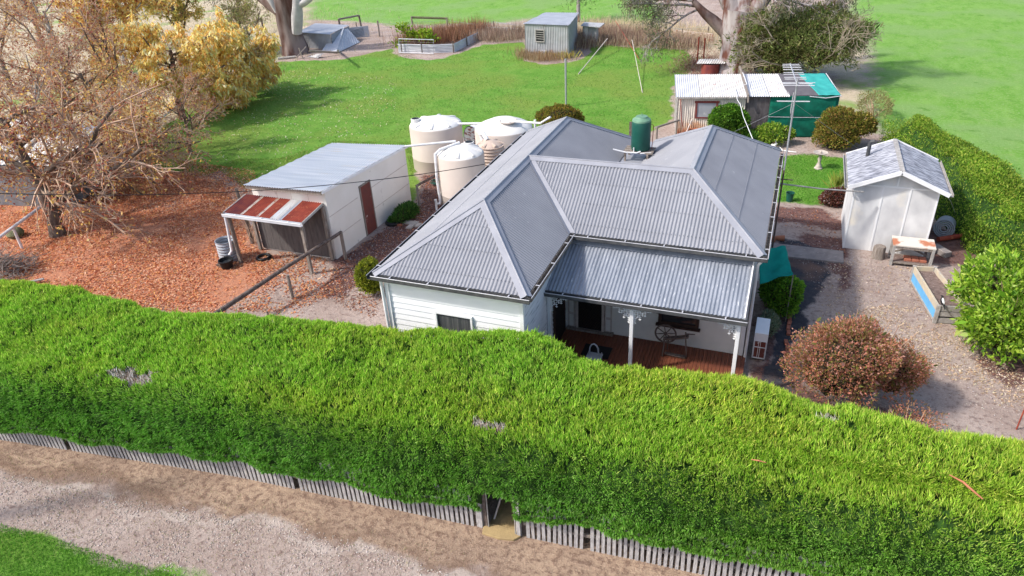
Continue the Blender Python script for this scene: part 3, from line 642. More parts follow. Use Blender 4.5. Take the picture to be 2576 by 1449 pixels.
# ------------------------------------------------------------------ things about the house
# green tank on its stand above the box gutter
tk = empty('header_tank', (4.55, 9.35, ZE), 'dark green water tank with faded lid standing on the roof between the rear wings', 'water tank')
zb = ZE+.30
MB().lathe((4.55, 9.35, zb), [(.29, 0), (.305, .04), (.305, .86), (.295, .93), (.28, .95)], 28).build('tank_body', 'greentank', tk, smooth=True)
MB().lathe((4.55, 9.35, zb+.93), [(.30, 0), (.29, .05), (.22, .10), (.19, .12), (.18, .15), (.02, .16), (.0, .28)], 28).build('lid', 'greenlid', tk, smooth=True)
mb = MB()
for i in range(4): mb.box(4.05, 5.0, 9.02+i*.17, 9.13+i*.17, zb-.05, zb-.01)
for x in (4.12, 4.85): mb.box(x-.03, x+.03, 8.98, 9.72, zb-.11, zb-.05)
for (x, y) in ((4.12, 9.05), (4.85, 9.05), (4.12, 9.65), (4.85, 9.65)): mb.box(x-.03, x+.03, y-.03, y+.03, ZE-.03, zb-.11)
mb.build('timber_stand', 'wood', tk)
MB().tube([(3.75, 8.9, zb+.08), (4.15, 8.98, zb-.02), (4.5, 9.0, zb-.02), (4.62, 9.05, zb+.02)], .025, 8).tube([(4.4, 9.02, zb), (4.4, 9.02, zb+.14)], .02, 8).tube([(4.62, 9.0, zb-.03), (4.95, 9.1, zb-.02)], .022, 8).build('pipework', 'pvc', tk, smooth=True)
MB().tube([(4.90, 9.45, zb), (4.92, 9.45, zb+.78), (4.83, 9.45, zb+.8)], .012, 6).build('overflow_pipe', 'rust', tk)

# antenna mast
ax, ay = 8.99, 9.25
an = empty('antenna_mast', (ax, ay, 0), 'tall television antenna on a thin pole against the right house wall', 'antenna')
MB().tube([(ax, ay, 0), (ax, ay, 3.25)], .028, 8).build('lower_pole', 'rustpole', an)
MB().tube([(ax, ay, 3.2), (ax, ay, 6.0)], .026, 8).build('upper_pole', 'metal', an)
mb = MB(); mb.tube([(ax-.15, ay, 2.95), (ax+.3, ay, 2.95)], .018, 6).tube([(ax-.2, ay, 2.75), (ax, ay, 2.75)], .015, 6).tube([(ax, ay, 3.3), (W_-.1, ay+.05, 3.2)], .015, 6); mb.build('wall_bracket', 'rustpole', an)
mb = MB(); mb.tube([(ax+.02, ay-.05, 5.82), (ax-.28, ay+1.9, 5.98)], .018, 6)
els = MB(); bd = V(-.28, 1.9, .16); b0 = V(ax+.02, ay-.05, 5.82); xd_ = V(1, .15, 0).normalized()
for t, L_ in ((.0, .46), (.07, .36), (.12, .5), (.28, .30), (.36, .30), (.50, .29), (.58, .28), (.72, .27), (.82, .26), (.90, .26), (.98, .24)):
    c_ = b0+bd*t; els.tube([c_-xd_*L_, c_+xd_*L_], .013, 6)
els.tube([b0+bd*.03-xd_*.4+V(0, 0, .03), b0+bd*.03+xd_*.4+V(0, 0, .03)], .013, 6)
els.tube([V(ax, ay, 5.35)-xd_*.48, V(ax, ay, 5.35)+xd_*.42], .018, 6)
mb.build('boom', 'metal', an); els.build('antenna_element', 'alu', an)
MB().tube([(ax-.03, ay, 4.9), (ax-.06, ay, 5.1), (ax-.05, ay, 5.6)], .02, 6).build('amplifier_box', 'metal', an)
MB().tube([(ax-.04, ay-.03, 3.2), (ax-.12, ay-.05, 4.2), (ax-.05, ay-.03, 5.0)], .006, 4).build('aerial_cable', 'black', an)
for q_ in ((5.6, 16.5, 1.2), (12.3, 17.5, .9)):
    MB().tube([(ax, ay, 5.3), q_], .004, 4).build('guy_wire', 'zinc', an)
# overhead pipe to the white shed
MB().tube([(W_-.05, 9.32, 2.78), (10.2, 10.0, 2.45), (11.45, 10.68, 2.2)], .024, 8).top('overhead_pipe', 'palewood', 'thin pipe spanning from the house eave to the white fibro shed', 'pipe', smooth=True)

# air conditioner
ac = empty('air_conditioner', (9.03, 4.0, 0), 'white outdoor air conditioner unit beside the right house wall', 'air conditioner')
MB().box(8.86, 9.20, 3.66, 4.45, .06, .86).build('casing', 'trim', ac, bevel=.012)
g_ = MB().box(8.89, 9.17, 3.645, 3.659, .12, .62).build('grille', 'reddoor', ac)
mb = MB()
for x in (8.885, 8.985, 9.03, 9.165): mb.box(x, x+.012, 3.63, 3.644, .10, .64)
for z in (.10, .44, .63): mb.box(8.885, 9.177, 3.625, 3.64, z, z+.014)
mb.build('grille_bar', 'trim', g_)
MB().box(8.88, 9.18, 3.72, 3.8, 0, .06).box(8.88, 9.18, 4.3, 4.38, 0, .06).build('foot', 'black', ac)

# spinning wheel on the verandah
sp_ = P(1683, 880, .152); sx, sy_ = 6.78, 3.12
s = empty('spinning_wheel', (sx, sy_, .152), 'old dark timber spinning wheel standing on the verandah under the window', 'spinning wheel')
zc = .152+.50; rw_ = .27; cxw = sx-.12
rim = MB(); pts = [(cxw+rw_*math.cos(t), sy_, zc+.1+rw_*math.sin(t)) for t in np.linspace(0, 2*math.pi, 33)]
rim.tube(pts, .024, 8); rim.build('rim', 'darkwood', s, smooth=True)
mb = MB()
for k in range(8):
    t = 2*math.pi*k/8+.2; mb.tube([(cxw, sy_, zc+.1), (cxw+rw_*.5*math.cos(t), sy_, zc+.1+rw_*.5*math.sin(t)), (cxw+rw_*math.cos(t), sy_, zc+.1+rw_*math.sin(t))], [.010, .016, .010], 6)
mb.tube([(cxw, sy_-.04, zc+.1), (cxw, sy_+.04, zc+.1)], .035, 10); mb.build('spoke', 'darkwood', s)
mb = MB().beam((cxw-.05, sy_, zc-.07), (sx+.48, sy_, zc+.12), .13, .05); mb.build('table', 'darkwood', s, bevel=.01)
for (a, b) in (((cxw, sy_-.08, zc-.02), (cxw-.02, sy_-.2, .152)), ((cxw+.08, sy_+.05, zc-.02), (cxw+.05, sy_+.15, .152)), ((sx+.4, sy_, zc+.1), (sx+.47, sy_-.05, .152))):
    MB().tube([a, ((a[0]+b[0])/2, (a[1]+b[1])/2, (a[2]+b[2])/2), b], [.016, .022, .013], 8).build('leg', 'darkwood', s)
mb = MB().tube([(sx+.4, sy_-.05, zc+.1), (sx+.4, sy_-.05, zc+.27)], .02, 8).tube([(sx+.4, sy_-.05, zc+.22), (sx+.64, sy_-.05, zc+.25)], [.02, .012], 8); mb.build('spindle', 'darkwood', s)
MB().beam((cxw+.02, sy_-.1, .20), (sx+.45, sy_-.1, .18), .12, .02).build('treadle', 'darkwood', s)
# door mat and chair
MB().slab([(4.55, 2.35, .166), (5.3, 2.35, .166), (5.3, 2.9, .166), (4.55, 2.9, .166)], .012).top('door_mat', 'black', 'black mat on the verandah boards before the dark front door', 'mat')
cx_, cy2 = 5.02, 1.98
ch = empty('garden_chair', (cx_, cy2, .15), 'pale metal chair on the verandah, only its curved back over the hedge', 'chair')
MB().box(cx_-.2, cx_+.2, cy2-.2, cy2+.18, .42, .46).build('seat', 'zinc', ch, bevel=.01)
MB().tube([(cx_-.12, cy2+.0, .53), (cx_-.11, cy2+.0, .72), (cx_-.06, cy2, .82), (cx_, cy2, .85), (cx_+.06, cy2, .82), (cx_+.11, cy2, .72), (cx_+.12, cy2, .53)], .022, 8).build('backrest', 'zinc', ch, smooth=True)
for (x, y) in ((-.17, -.17), (.17, -.17), (-.17, .15), (.17, .15)): MB().tube([(cx_+x, cy2+y, .51), (cx_+x, cy2+y, .15)], .014, 8).build('leg', 'zinc', ch)

# green cloth awning on the right house side
aw = empty('cloth_awning', (9.2, 6.0, 0), 'bright green cloth stretched out from the right house wall over a shrub', 'awning')
c00, c10, c11, c01 = P(1909, 628, 2.05), P(1976, 619, 1.85), P(1996, 690, 1.55), P(1911, 713, 1.45)
mb = MB(); n_ = 14
for j in range(n_+1):
    for i in range(n_+1):
        a, b = i/n_, j/n_; q_ = (c00*(1-a)+c10*a)*(1-b)+(c01*(1-a)+c11*a)*b
        q_ = q_+V(0, 0, -.16*math.sin(math.pi*a)*math.sin(math.pi*b)+.05*math.sin(9*a+3*b)*a+.025*math.sin(17*b+4*a)); mb.v.append(tuple(q_))
for j in range(n_):
    for i in range(n_): k = j*(n_+1)+i; mb.f.append((k, k+1, k+n_+2, k+n_+1))
o = mb.build('cloth', 'awning', aw, smooth=True); so = o.modifiers.new('s', 'SOLIDIFY'); so.thickness = .006
for q_ in (c10, c11): MB().tube([q_+V(0, 0, -.02), (q_.x, q_.y, 0)], .015, 8).build('prop', 'wood', aw)

# ================================================================== FRONT HEDGE AND PICKET FENCE
FX = [(-30, -8.1), (-8.19, -5.02), (-4.77, -4.55), (-1.59, -4.17), (1.44, -3.96), (4.26, -3.76), (5.06, -3.71), (7.35, -3.54), (8.82, -3.46), (12, -3.3), (24, -2.9)]
BX = [(-30, -3.6), (-11.6, -1.75), (-9, -1.55), (-5.4, -1.60), (-1.2, -.90), (1.0, -.62), (2.4, -.45), (3.4, -.10), (4.3, -.02), (5.1, -.33), (5.6, -.48), (8.6, -.36), (9.5, -.40), (10.5, -.68), (12, -.72), (13.7, -.75), (24, -1.2)]
HB = [(-30, 2.40), (-8, 2.38), (0, 2.34), (2.2, 2.40), (3.4, 2.50), (4.6, 2.46), (5.4, 2.30), (9, 2.34), (14, 2.40), (24, 2.45)]
HF = [(-30, 2.05), (-8, 2.05), (0, 2.08), (4, 2.12), (7, 2.0), (10, 1.9), (24, 1.9)]
def ip(t, x): return np.interp(x, [a for a, _ in t], [b for _, b in t])
def hedge_pt(u, s):
    """s in 0..1 runs from the front foot over the top to the back foot; returns the point"""
    vf_ = ip(FX, u); vb_ = ip(BX, u); hf = ip(HF, u); hb = ip(HB, u)
    right = np.clip((u-3)/6, 0, 1); zb0 = .44+.0*u+.10*np.clip((u-5.2)/1.5, 0, 1)
    cs = np.array([0, .07, .20, .29, .36, .45, .60, .78, .86, .92, 1.0])
    vv = [vf_+.02, vf_-.22, vf_-.22+.05*right, vf_-.05+.20*right, vf_+.28+.35*right, vf_+.8+.3*right, vf_*.5+vb_*.5, vb_-.45, vb_-.08, vb_+.12, vb_+.15]
    zz = [zb0, zb0+.20, zb0+(hf-zb0)*.55, hf-.22-.12*right, hf-.02, hf+.05, hf*.45+hb*.55+.04, hb, hb-.14, hb-.6, 0*u+.3]
    vv = np.array([a+0*u for a in vv]); zz = np.array([a+0*u for a in zz])
    out = np.zeros((len(u), 3)); out[:, 0] = u
    k = np.clip(np.searchsorted(cs, s, side='right')-1, 0, len(cs)-2); t = (s-cs[k])/(cs[k+1]-cs[k])
    i = np.arange(len(u)); out[:, 1] = vv[k, i]*(1-t)+vv[k+1, i]*t; out[:, 2] = zz[k, i]*(1-t)+zz[k+1, i]*t
    return out
def hedge_pn(u, s):
    p = hedge_pt(u, s); e = .012
    a = hedge_pt(u, np.clip(s-e, 0, 1)); b = hedge_pt(u, np.clip(s+e, 0, 1)); du = hedge_pt(u+.1, s)-hedge_pt(u-.1, s)
    n = unit(np.cross(du, b-a)); n *= np.where((n[:, 2] < 0) & (s > .25) & (s < .85), -1, 1)[:, None]
    flip = (s < .2) & (n[:, 1] > 0); n[flip] *= -1
    flip = (s > .88) & (n[:, 1] < 0); n[flip] *= -1
    d = (fbm(p[:, 0]*.8, (p[:, 1]+p[:, 2]*.8)*.9, 31)-.5)*.26+(fbm(p[:, 0]*2.6, (p[:, 1]+p[:, 2])*2.6, 37)-.5)*.17
    return p+n*d[:, None], n, d
GATE = (4.32, 5.0)
hedge = empty('cypress_hedge', (2, -2.4, 0), 'huge bright green clipped hedge running right across the foreground', 'hedge')
def hedgecore():
    us = np.concatenate([np.arange(-16, GATE[0]-.02, .25), [GATE[0]-.02, GATE[0], GATE[1], GATE[1]+.02], np.arange(GATE[1]+.2, 18, .25)]); ss = np.linspace(0, 1, 30)
    vs_ = []
    for u in us:
        p, n, _ = hedge_pn(np.full(30, u), ss); p = p-n*.13
        if GATE[0] <= u <= GATE[1]: p[:, 2] = np.maximum(p[:, 2], 1.12)
        vs_.append(p)
    v = np.concatenate(vs_); a = len(us); fs = []
    for i in range(a-1):
        for j in range(30): fs.append((i*30+j, (i+1)*30+j, (i+1)*30+(j+1) % 30, i*30+(j+1) % 30))
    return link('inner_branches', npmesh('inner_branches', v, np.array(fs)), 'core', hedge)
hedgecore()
def hedgefol():
    m0 = 66000; per = 8; n = m0*per
    sc_ = rng.uniform(0, 1, m0); uc = rng.uniform(-15.5, 17.5, m0); cj = rng.uniform(0, 1, m0); cdir = rdir(m0)
    s = np.clip(np.repeat(sc_, per)+rng.normal(size=n)*.006, 0, 1); u = np.repeat(uc, per)+rng.normal(size=n)*.028; cj = np.repeat(cj, per); cdir = np.repeat(cdir, per, 0)
    p, nn, dd = hedge_pn(u, s); p = p+nn*(cj[:, None]-.5)*.065
    # density falls off where the photo cannot see (back face)
    keep = (s < .93) | (rng.random(n) < .3)
    ingate = (u > GATE[0]-.05) & (u < GATE[1]+.02) & (s < .3); keep &= ~(ingate & (p[:, 2] < 1.12+.12*vn(u*6, s*0, 5)-.05))
    # torn dead patches
    pa = np.array(P(330, 945, 2.1)[:2]); pb = np.array(P(1230, 1075, 2.12)[:2]); pc = np.array(P(2090, 1050, 2.4)[:2])
    r1 = np.hypot((p[:, 0]-pa[0])/.62, (p[:, 1]-pa[1])/.26)+(fbm(p[:, 0]*5, p[:, 1]*5, 3)-.5)*2.2
    r2 = np.hypot((p[:, 0]-pb[0])/.40, (p[:, 1]-pb[1])/.16)+(fbm(p[:, 0]*6, p[:, 1]*6, 8)-.5)*2.4
    r3 = np.hypot((p[:, 0]-pc[0])/.3, (p[:, 1]-pc[1])/.12)+(fbm(p[:, 0]*5, p[:, 1]*5, 9)-.5)*1.3
    dead = ((r1 < .95) | (r2 < .8) | (r3 < .6)) & (s > .2)
    p, nn, dd, s, u, dead, r1, r2, cj, cdir = [x[keep] for x in (p, nn, dd, s, u, dead, r1, r2, cj, cdir)]; n = len(p)
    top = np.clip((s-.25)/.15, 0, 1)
    plume = (fbm(u*1.1, p[:, 1]*1.1, 60) > .5-.12*np.clip(u/12, -1, 1))
    d = nn*(1.0-.35*top[:, None])+cdir*.5+rdir(n)*.48; d[:, 2] += .10+.55*top; d[:, 0] += (fbm(u*.7, p[:, 1]*.7, 71)-.5)*1.4; d[:, 1] += .25*top
    L = (.066+.030*top+.016*plume*top+.012*np.clip(u/10, 0, 1)*top)*rng.uniform(.6, 1.35, n); tall = rng.random(n) < .006; L[tall] *= 1.9
    L[dead] *= rng.uniform(.5, 1.3, int(dead.sum())); p[dead] -= nn[dead]*rng.uniform(.0, .12, (int(dead.sum()), 1))
    W = .0155*rng.uniform(.75, 1.3, n)
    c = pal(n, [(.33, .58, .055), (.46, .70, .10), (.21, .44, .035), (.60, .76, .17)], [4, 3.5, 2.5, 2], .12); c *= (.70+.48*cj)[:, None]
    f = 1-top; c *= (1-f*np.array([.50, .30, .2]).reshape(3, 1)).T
    yl = fbm(u*.45, p[:, 1]*.45+p[:, 2], 80); c[:, 0] *= 1+.18*np.clip((yl-.45)*3, 0, 1)*(.4+.6*top)
    ry = np.clip((u-4)/8, 0, 1); c[:, 0] *= 1+.14*ry; pass
    c[dead] = pal(int(dead.sum()), [(.74, .67, .62), (.85, .80, .76), (.42, .31, .24)])
    p = p-nn*.035
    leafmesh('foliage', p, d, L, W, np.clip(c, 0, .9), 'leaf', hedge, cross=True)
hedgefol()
# fallen bark strip and scraps lying on the hedge
a_, b_ = P(2384, 1205, 2.22), P(2470, 1262, 2.15)
MB().tube([a_+V(0, 0, .1), a_*.6+b_*.4+V(.02, .05, .09), a_*.45+b_*.55+V(0, .02, .1), b_+V(0, 0, .06)], [.008, .02, .022, .012], 6).top('bark_strip', 'terracotta', 'long curled strip of tan bark lying on the right of the hedge', 'bark')
a_ = P(1890, 1156, 2.35); MB().tube([a_, a_+V(.12, -.02, .03), a_+V(.25, 0, 0)], [.008, .014, .006], 6).top('twig', 'terracotta', 'short reddish twig lying on the hedge left of the long bark strip', 'twig')

def fence_v(u): return float(ip(FX, u))
def picketfence(u0, u1, sp_, nmax, label, h=1.05):
    r_ = empty('picket_fence', ((u0+u1)/2, fence_v((u0+u1)/2), 0), label, 'fence', )
    us = []; u = u0
    while u < u1: us.append(u); u += sp_
    us = us[::-1] if u1 < 5 else us
    rest = MB()
    for i, u in enumerate(us):
        if random.random() < .03: continue
        mb = MB() if i < nmax else rest; y = fence_v(u); w__ = .066*random.uniform(.9, 1.08); lean = random.gauss(0, .014); t = .018; h_ = h+random.uniform(-.07, .03); b0 = -.02
        sl = (fence_v(u+.1)-fence_v(u-.1))/.2
        pr = [(-w__/2, b0), (w__/2, b0), (w__/2+lean, h_-.05), (lean, h_), (-w__/2+lean, h_-.05)]
        f_ = [(u+a, y+a*sl-t/2-.03, z) for a, z in pr]; g_ = [(u+a, y+a*sl+t/2-.03, z) for a, z in pr]
        mb.add(f_+g_, [(0, 1, 2, 3, 4), (9, 8, 7, 6, 5)]+[(k, k+5, (k+1) % 5+5, (k+1) % 5) for k in range(5)])
        if i < nmax: mb.build('picket', 'picket', r_)
    if rest.v: o = rest.build('pickets', 'picket', r_); o['kind'] = 'stuff'
    for z in (.34, .85):
        mb = MB(); n = max(2, int((u1-u0)/1.5))
        for i in range(n):
            a = u0+(u1-u0)*i/n; b = u0+(u1-u0)*(i+1)/n; mb.beam((a, fence_v(a)+.02, z), (b, fence_v(b)+.02, z), .04, .07)
        mb.build('rail', 'wood', r_)
    n = max(2, int((u1-u0)/2.4))
    for i in range(n+1):
        a = u0+(u1-u0)*i/n; MB().box(a-.05, a+.05, fence_v(a)+.04, fence_v(a)+.14, -.05, 1.0).build('post', 'darkwood', r_)
picketfence(-13.5, 4.12, .107, 100, 'long grey picket fence under the hedge left of the gate gap')
picketfence(5.12, 14.0, .107, 100, 'short grey picket fence under the hedge right of the gate gap')
yg = fence_v(4.6)
g = empty('gateway', (4.66, yg, 0), 'weathered gate posts and thin pale frame around the gap in the hedge', 'gateway')
MB().box(4.14, 4.27, yg-.06, yg+.07, -.05, 1.25).build('gate_post', 'picket', g, bevel=.006)
MB().box(4.28, 4.36, yg-.02, yg+.06, -.05, 1.22).build('gate_post', 'darkwood', g)
MB().box(5.00, 5.08, yg-.04, yg+.05, -.05, 1.15).build('gate_post', 'picket', g)
MB().tube([(4.39, yg-.02, .03), (4.39, yg-.02, 1.13), (4.97, yg-.02, 1.13), (4.97, yg-.02, .03), (4.39, yg-.02, .03)], .014, 8).build('metal_frame', 'palewood', g)
c = [P(1216, 1330), P(1213, 1345), P(1255, 1358), P(1293, 1362), P(1310, 1353), P(1312, 1340), P(1228, 1318)]
c = [V(q.x, q.y, .055) for q in c]; MB().slab(c, .08).top('step_slab', 'slab', 'sandy stone slab on the ground in front of the gate gap', 'slab', bevel=.01)
cpath = MB().slab([(4.36, yg, .012), (5.0, yg, .012), (5.02, -.6, .012), (4.30, -.6, .012)], .02).build('path', 'slab'); cpath['kind'] = 'structure'
MB().tube([(4.50, yg+.5, .5), (4.42, yg+.2, .05)], .02, 6).top('fallen_branch', 'pinktrim', 'pale stick leaning inside the dark gate gap', 'stick')

# ================================================================== GARAGE
ga = empty('fibro_garage', (-7, 8.2, 0), 'cream fibro garage with flat iron roof, red door and rusty lean-to', 'garage')
gx0, gx1, gy0, gy1 = -8.35, -5.30, 5.62, 11.0
def zg(x): return 2.32+(x-gx0)/(gx1-gx0)*.16
mb = MB(); mb.add([(gx0, gy0, 0), (gx1, gy0, 0), (gx1+.12, gy1, 0), (gx0, gy1, 0), (gx0, gy0, 2.54), (gx1, gy0, 2.60), (gx1+.12, gy1, 2.30), (gx0, gy1, 2.24)], [(0, 1, 5, 4), (1, 2, 6, 5), (2, 3, 7, 6), (3, 0, 4, 7), (4, 5, 6, 7), (3, 2, 1, 0)])
gw = mb.build('wall', 'fibro', ga)
def gxr(y): return gx1+.12*(y-gy0)/(gy1-gy0)
mb = MB()
for z in (.78, 1.62):
    mb.beam((gxr(gy0)+.006, gy0+.02, z), (gxr(7.4)+.006, 7.4, z), .012, .02); mb.beam((gxr(8.3)+.006, 8.3, z+.02), (gxr(gy1)+.006, gy1-.02, z), .012, .02)
for x in (-7.3, -6.7, -6.0): mb.box(x-.008, x+.008, gy0-.006, gy0, 0, 2.45)
mb.build('joint_strip', 'pinktrim', gw)
gr = MB().corr([(gx0-.05, gy0-.30, 2.62), (gx1+.04, gy0-.24, 2.66), (gx1+.20, gy1+.08, 2.36), (gx0-.05, gy1-.3, 2.32)], (-.2, 1, 0), pitch=.10, amp=.013).build('roof', 'shedroof', ga)
MB().beam((gx0-.03, gy0-.22, 2.53), (gx1, gy0-.16, 2.57), .05, .14).build('barge_board', 'wood', gr)
MB().beam((gx1+.055, gy0-.2, 2.60), (gx1+.20, gy1+.08, 2.30), .03, .09).build('barge_board', 'trim', gr)
dd = MB(); ya, yb_ = 7.60, 8.22; dd.add([(gxr(ya)+.0, ya, .02), (gxr(yb_)+.0, yb_, .02), (gxr(yb_), yb_, 1.92), (gxr(ya), ya, 1.92), (gxr(ya)+.04, ya, .02), (gxr(yb_)+.04, yb_, .02), (gxr(yb_)+.04, yb_, 1.92), (gxr(ya)+.04, ya, 1.92)], [(4, 5, 6, 7), (0, 4, 7, 3), (1, 2, 6, 5), (3, 7, 6, 2)])
gd = dd.build('door', 'reddoor', ga)
MB().beam((gxr(ya)+.02, ya-.03, 0), (gxr(ya)+.02, ya-.03, 1.98), .05, .05).beam((gxr(yb_)+.02, yb_+.03, 0), (gxr(yb_)+.02, yb_+.03, 1.98), .05, .05).beam((gxr(ya)+.02, ya-.05, 1.96), (gxr(yb_)+.02, yb_+.05, 1.96), .05, .05).build('door_frame', 'wood', gd)
# lean-to
lz0, lz1, ly0, ly1 = 1.96, 2.13, 4.40, 5.60
segs = [(-8.62, -7.95, 'darkrust'), (-7.95, -7.87, 'rustlight'), (-7.87, -7.28, 'rust'), (-7.28, -7.18, 'rustlight'), (-7.18, -6.72, 'rust'), (-6.72, -6.38, 'palerust'), (-6.38, -6.25, 'palezinc'), (-6.25, -5.45, 'rust')]
for i, (a, b, m_) in enumerate(segs):
    dz = .004*(i % 2)
    MB().corr([(a, ly0-.02, lz0+dz), (b+.02, ly0-.02, lz0+dz), (b+.02, ly1+.02, lz1+dz), (a, ly1+.02, lz1+dz)], (0, -1, 0), pitch=.09, amp=.014).build('lean_to_sheet', m_, gr)
gutter((-8.68, ly0, lz0), (-5.45, ly0, lz0), (0, -1, 0), nm='lean_to_gutter', parent=gr, inner='palezinc', lipm='trim')
for x in (-5.43, -8.65): MB().beam((x, ly0-.05, lz0-.02), (x, ly1, lz1-.02), .03, .09).build('barge_strip', 'palewood', gr)
for (x, y, z) in ((-8.55, 4.45, 1.9), (-5.56, 4.45, 1.9), (-8.5, 5.5, 2.05), (-5.42, 5.52, 2.05)):
    MB().box(x-.05, x+.05, y-.05, y+.05, 0, z).build('lean_to_post', 'wood', ga)
mb = MB(); x = -8.45; i = 0
while x < -5.5:
    mb.box(x, x+.135, 5.585-.004*(i % 2), 5.612, .05, 1.95); x += .142; i += 1
mb.build('board_cladding', 'board', ga)
MB().tube([(-8.60, 4.34, 1.88), (-8.60, 4.32, 1.5), (-8.66, 4.28, .55), (-8.72, 4.18, .42)], .045, 10).build('downpipe', 'pvc', ga, smooth=True)
# things about the garage
def ringtank(c, r_, h_, m_, ribs, name, label, cat, org=None):
    prof = []
    n = ribs*4
    for i in range(n+1): prof.append((r_+.014*math.cos(2*math.pi*i/4), h_*i/n))
    inner = [(a-.02, z) for a, z in prof[::-1]]
    mb = MB().lathe(c, prof+inner+[(0.001, .03)], 28, close=False); return mb.top(name, m_, label, cat, smooth=True)
ringtank((-9.13, 4.55, 0), .33, .78, 'zinc', 7, 'tank_ring', 'short open ribbed iron ring standing in the leaves beside the lean-to post', 'metal ring')
pt = empty('black_pot', (-8.80, 4.02, 0), 'dark tub under the white downpipe of the rusty lean-to', 'pot')
MB().lathe((-8.80, 4.02, 0), [(.19, 0), (.24, .26), (.26, .26), (.26, .30), (.22, .30), (.18, .06), (.001, .06)], 24, close=False).build('tub', 'black', pt, smooth=True)
MB().lathe((-8.80, 4.02, .2), [(.001, 0), (.215, 0)], 20, close=False).build('water', 'glass', pt)
MB().beam((-9.2, 4.0, .06), (-8.95, 3.98, .06), .11, .09).top('timber_block', 'darkwood', 'dark timber offcut lying left of the dark tub', 'block', bevel=.01)
def torus(c, R_, r_, n=28, m=10, ax=None):
    mb = MB(); pts = []; c = V(*c); ax = (ax or V(0, 0, 1)).normalized(); a = ax.orthogonal().normalized(); b = ax.cross(a)
    for i in range(n):
        t = 2*math.pi*i/n; e = a*math.cos(t)+b*math.sin(t)
        for k in range(m):
            s_ = 2*math.pi*k/m; mb.v.append(tuple(c+e*(R_+r_*math.cos(s_))+ax*r_*math.sin(s_)))
    for i in range(n):
        for k in range(m): mb.f.append((i*m+k, ((i+1) % n)*m+k, ((i+1) % n)*m+(k+1) % m, i*m+(k+1) % m))
    return mb
torus((-7.95, 4.95, .05), .22, .05).top('rubber_ring', 'black', 'flat black rubber ring lying in leaves under the lean-to', 'ring', smooth=True)
MB().box(-7.65, -7.38, 5.1, 5.19, 0, .07).top('loose_brick', 'brick', 'single red brick lying beside the black rubber ring', 'brick', bevel=.005)
torus((-4.80, 8.75, .08), .22, .075).top('car_tyre', 'black', 'old black tyre used as a planter beside the garage wall', 'tyre', smooth=True)
for i, (x, y, a, b) in enumerate(((-4.15, 9.0, .55, .3), (-4.0, 8.7, .22, .38), (-3.75, 8.85, .18, .3))):
    MB().box(x-a/2, x+a/2, y-b/2, y+b/2, .0, .05+.012*i).top('paving_slab', 'stone', ('pale paving slab right of the tyre, the longest of three', 'narrow pale slab leaning nearest of the three right of the tyre', 'smallest pale slab at the right end of the three by the tyre')[i], 'slab', 'loose slabs beside the garage', bevel=.006)
MB().box(-4.55, -4.38, 8.62, 8.71, 0, .08).top('loose_brick', 'brick', 'single red brick between the tyre and the pale slabs', 'brick', bevel=.005)
# log rail fences
lr = empty('log_rail', (-5.5, 2.8, 0), 'long dark log rail on short posts sloping down to the hedge left of the house', 'rail')
a_ = P(567, 773, .75); b_ = P(858, 584, 1.05); a2 = a_-(b_-a_)*.35
MB().tube([a2, a_, a_*.5+b_*.5+V(0, 0, .02), b_], [.075, .075, .065, .055], 10).build('log', 'darkwood', lr, smooth=True)
MB().tube([(-5.19, 2.87, 0), (-5.19, 2.87, .86)], .05, 8).build('post', 'wood', lr); MB().tube([(b_.x, b_.y-.02, 0), (b_.x, b_.y-.02, 1.08)], .06, 8).build('post', 'wood', lr)
a_ = P(1047, 468, .85); b_ = P(1098, 440, .95)
lr = empty('log_rail', (-4.2, 11.8, 0), 'short dark log rail on one post between garage and front tank', 'rail')
MB().tube([a_, b_, b_+(b_-a_)*.8], .05, 8).build('log', 'darkwood', lr, smooth=True); MB().tube([(a_.x+.03, a_.y, 0), (a_.x+.03, a_.y, .9)], .045, 8).build('post', 'wood', lr)
# old leaning post with vines
a_ = P(637, 612); mb = MB().tube([a_, a_+V(-.15, .1, 1.1), a_+V(-.32, .18, 2.1)], [.08, .075, .06], 8); op = mb.top('old_post', 'darkwood', 'dark leaning post wrapped in dry vines behind the rusty lean-to', 'post', smooth=True)
mb = MB()
for i in range(14):
    q0 = a_+V(random.uniform(-.1, .25), random.uniform(-.1, .2), 0); mb.tube([q0, q0+V(random.uniform(-.15, .15), random.uniform(-.1, .1), random.uniform(.3, .6)), q0+V(random.uniform(-.25, .3), .0, random.uniform(.6, 1.15))], .008, 4)
mb.build('vine', 'twig', op)
# stake
MB().box(-4.95, -4.91, 1.35, 1.39, 0, .45).top('small_stake', 'darkwood', 'small dark stake in the dirt just behind the hedge', 'stake')

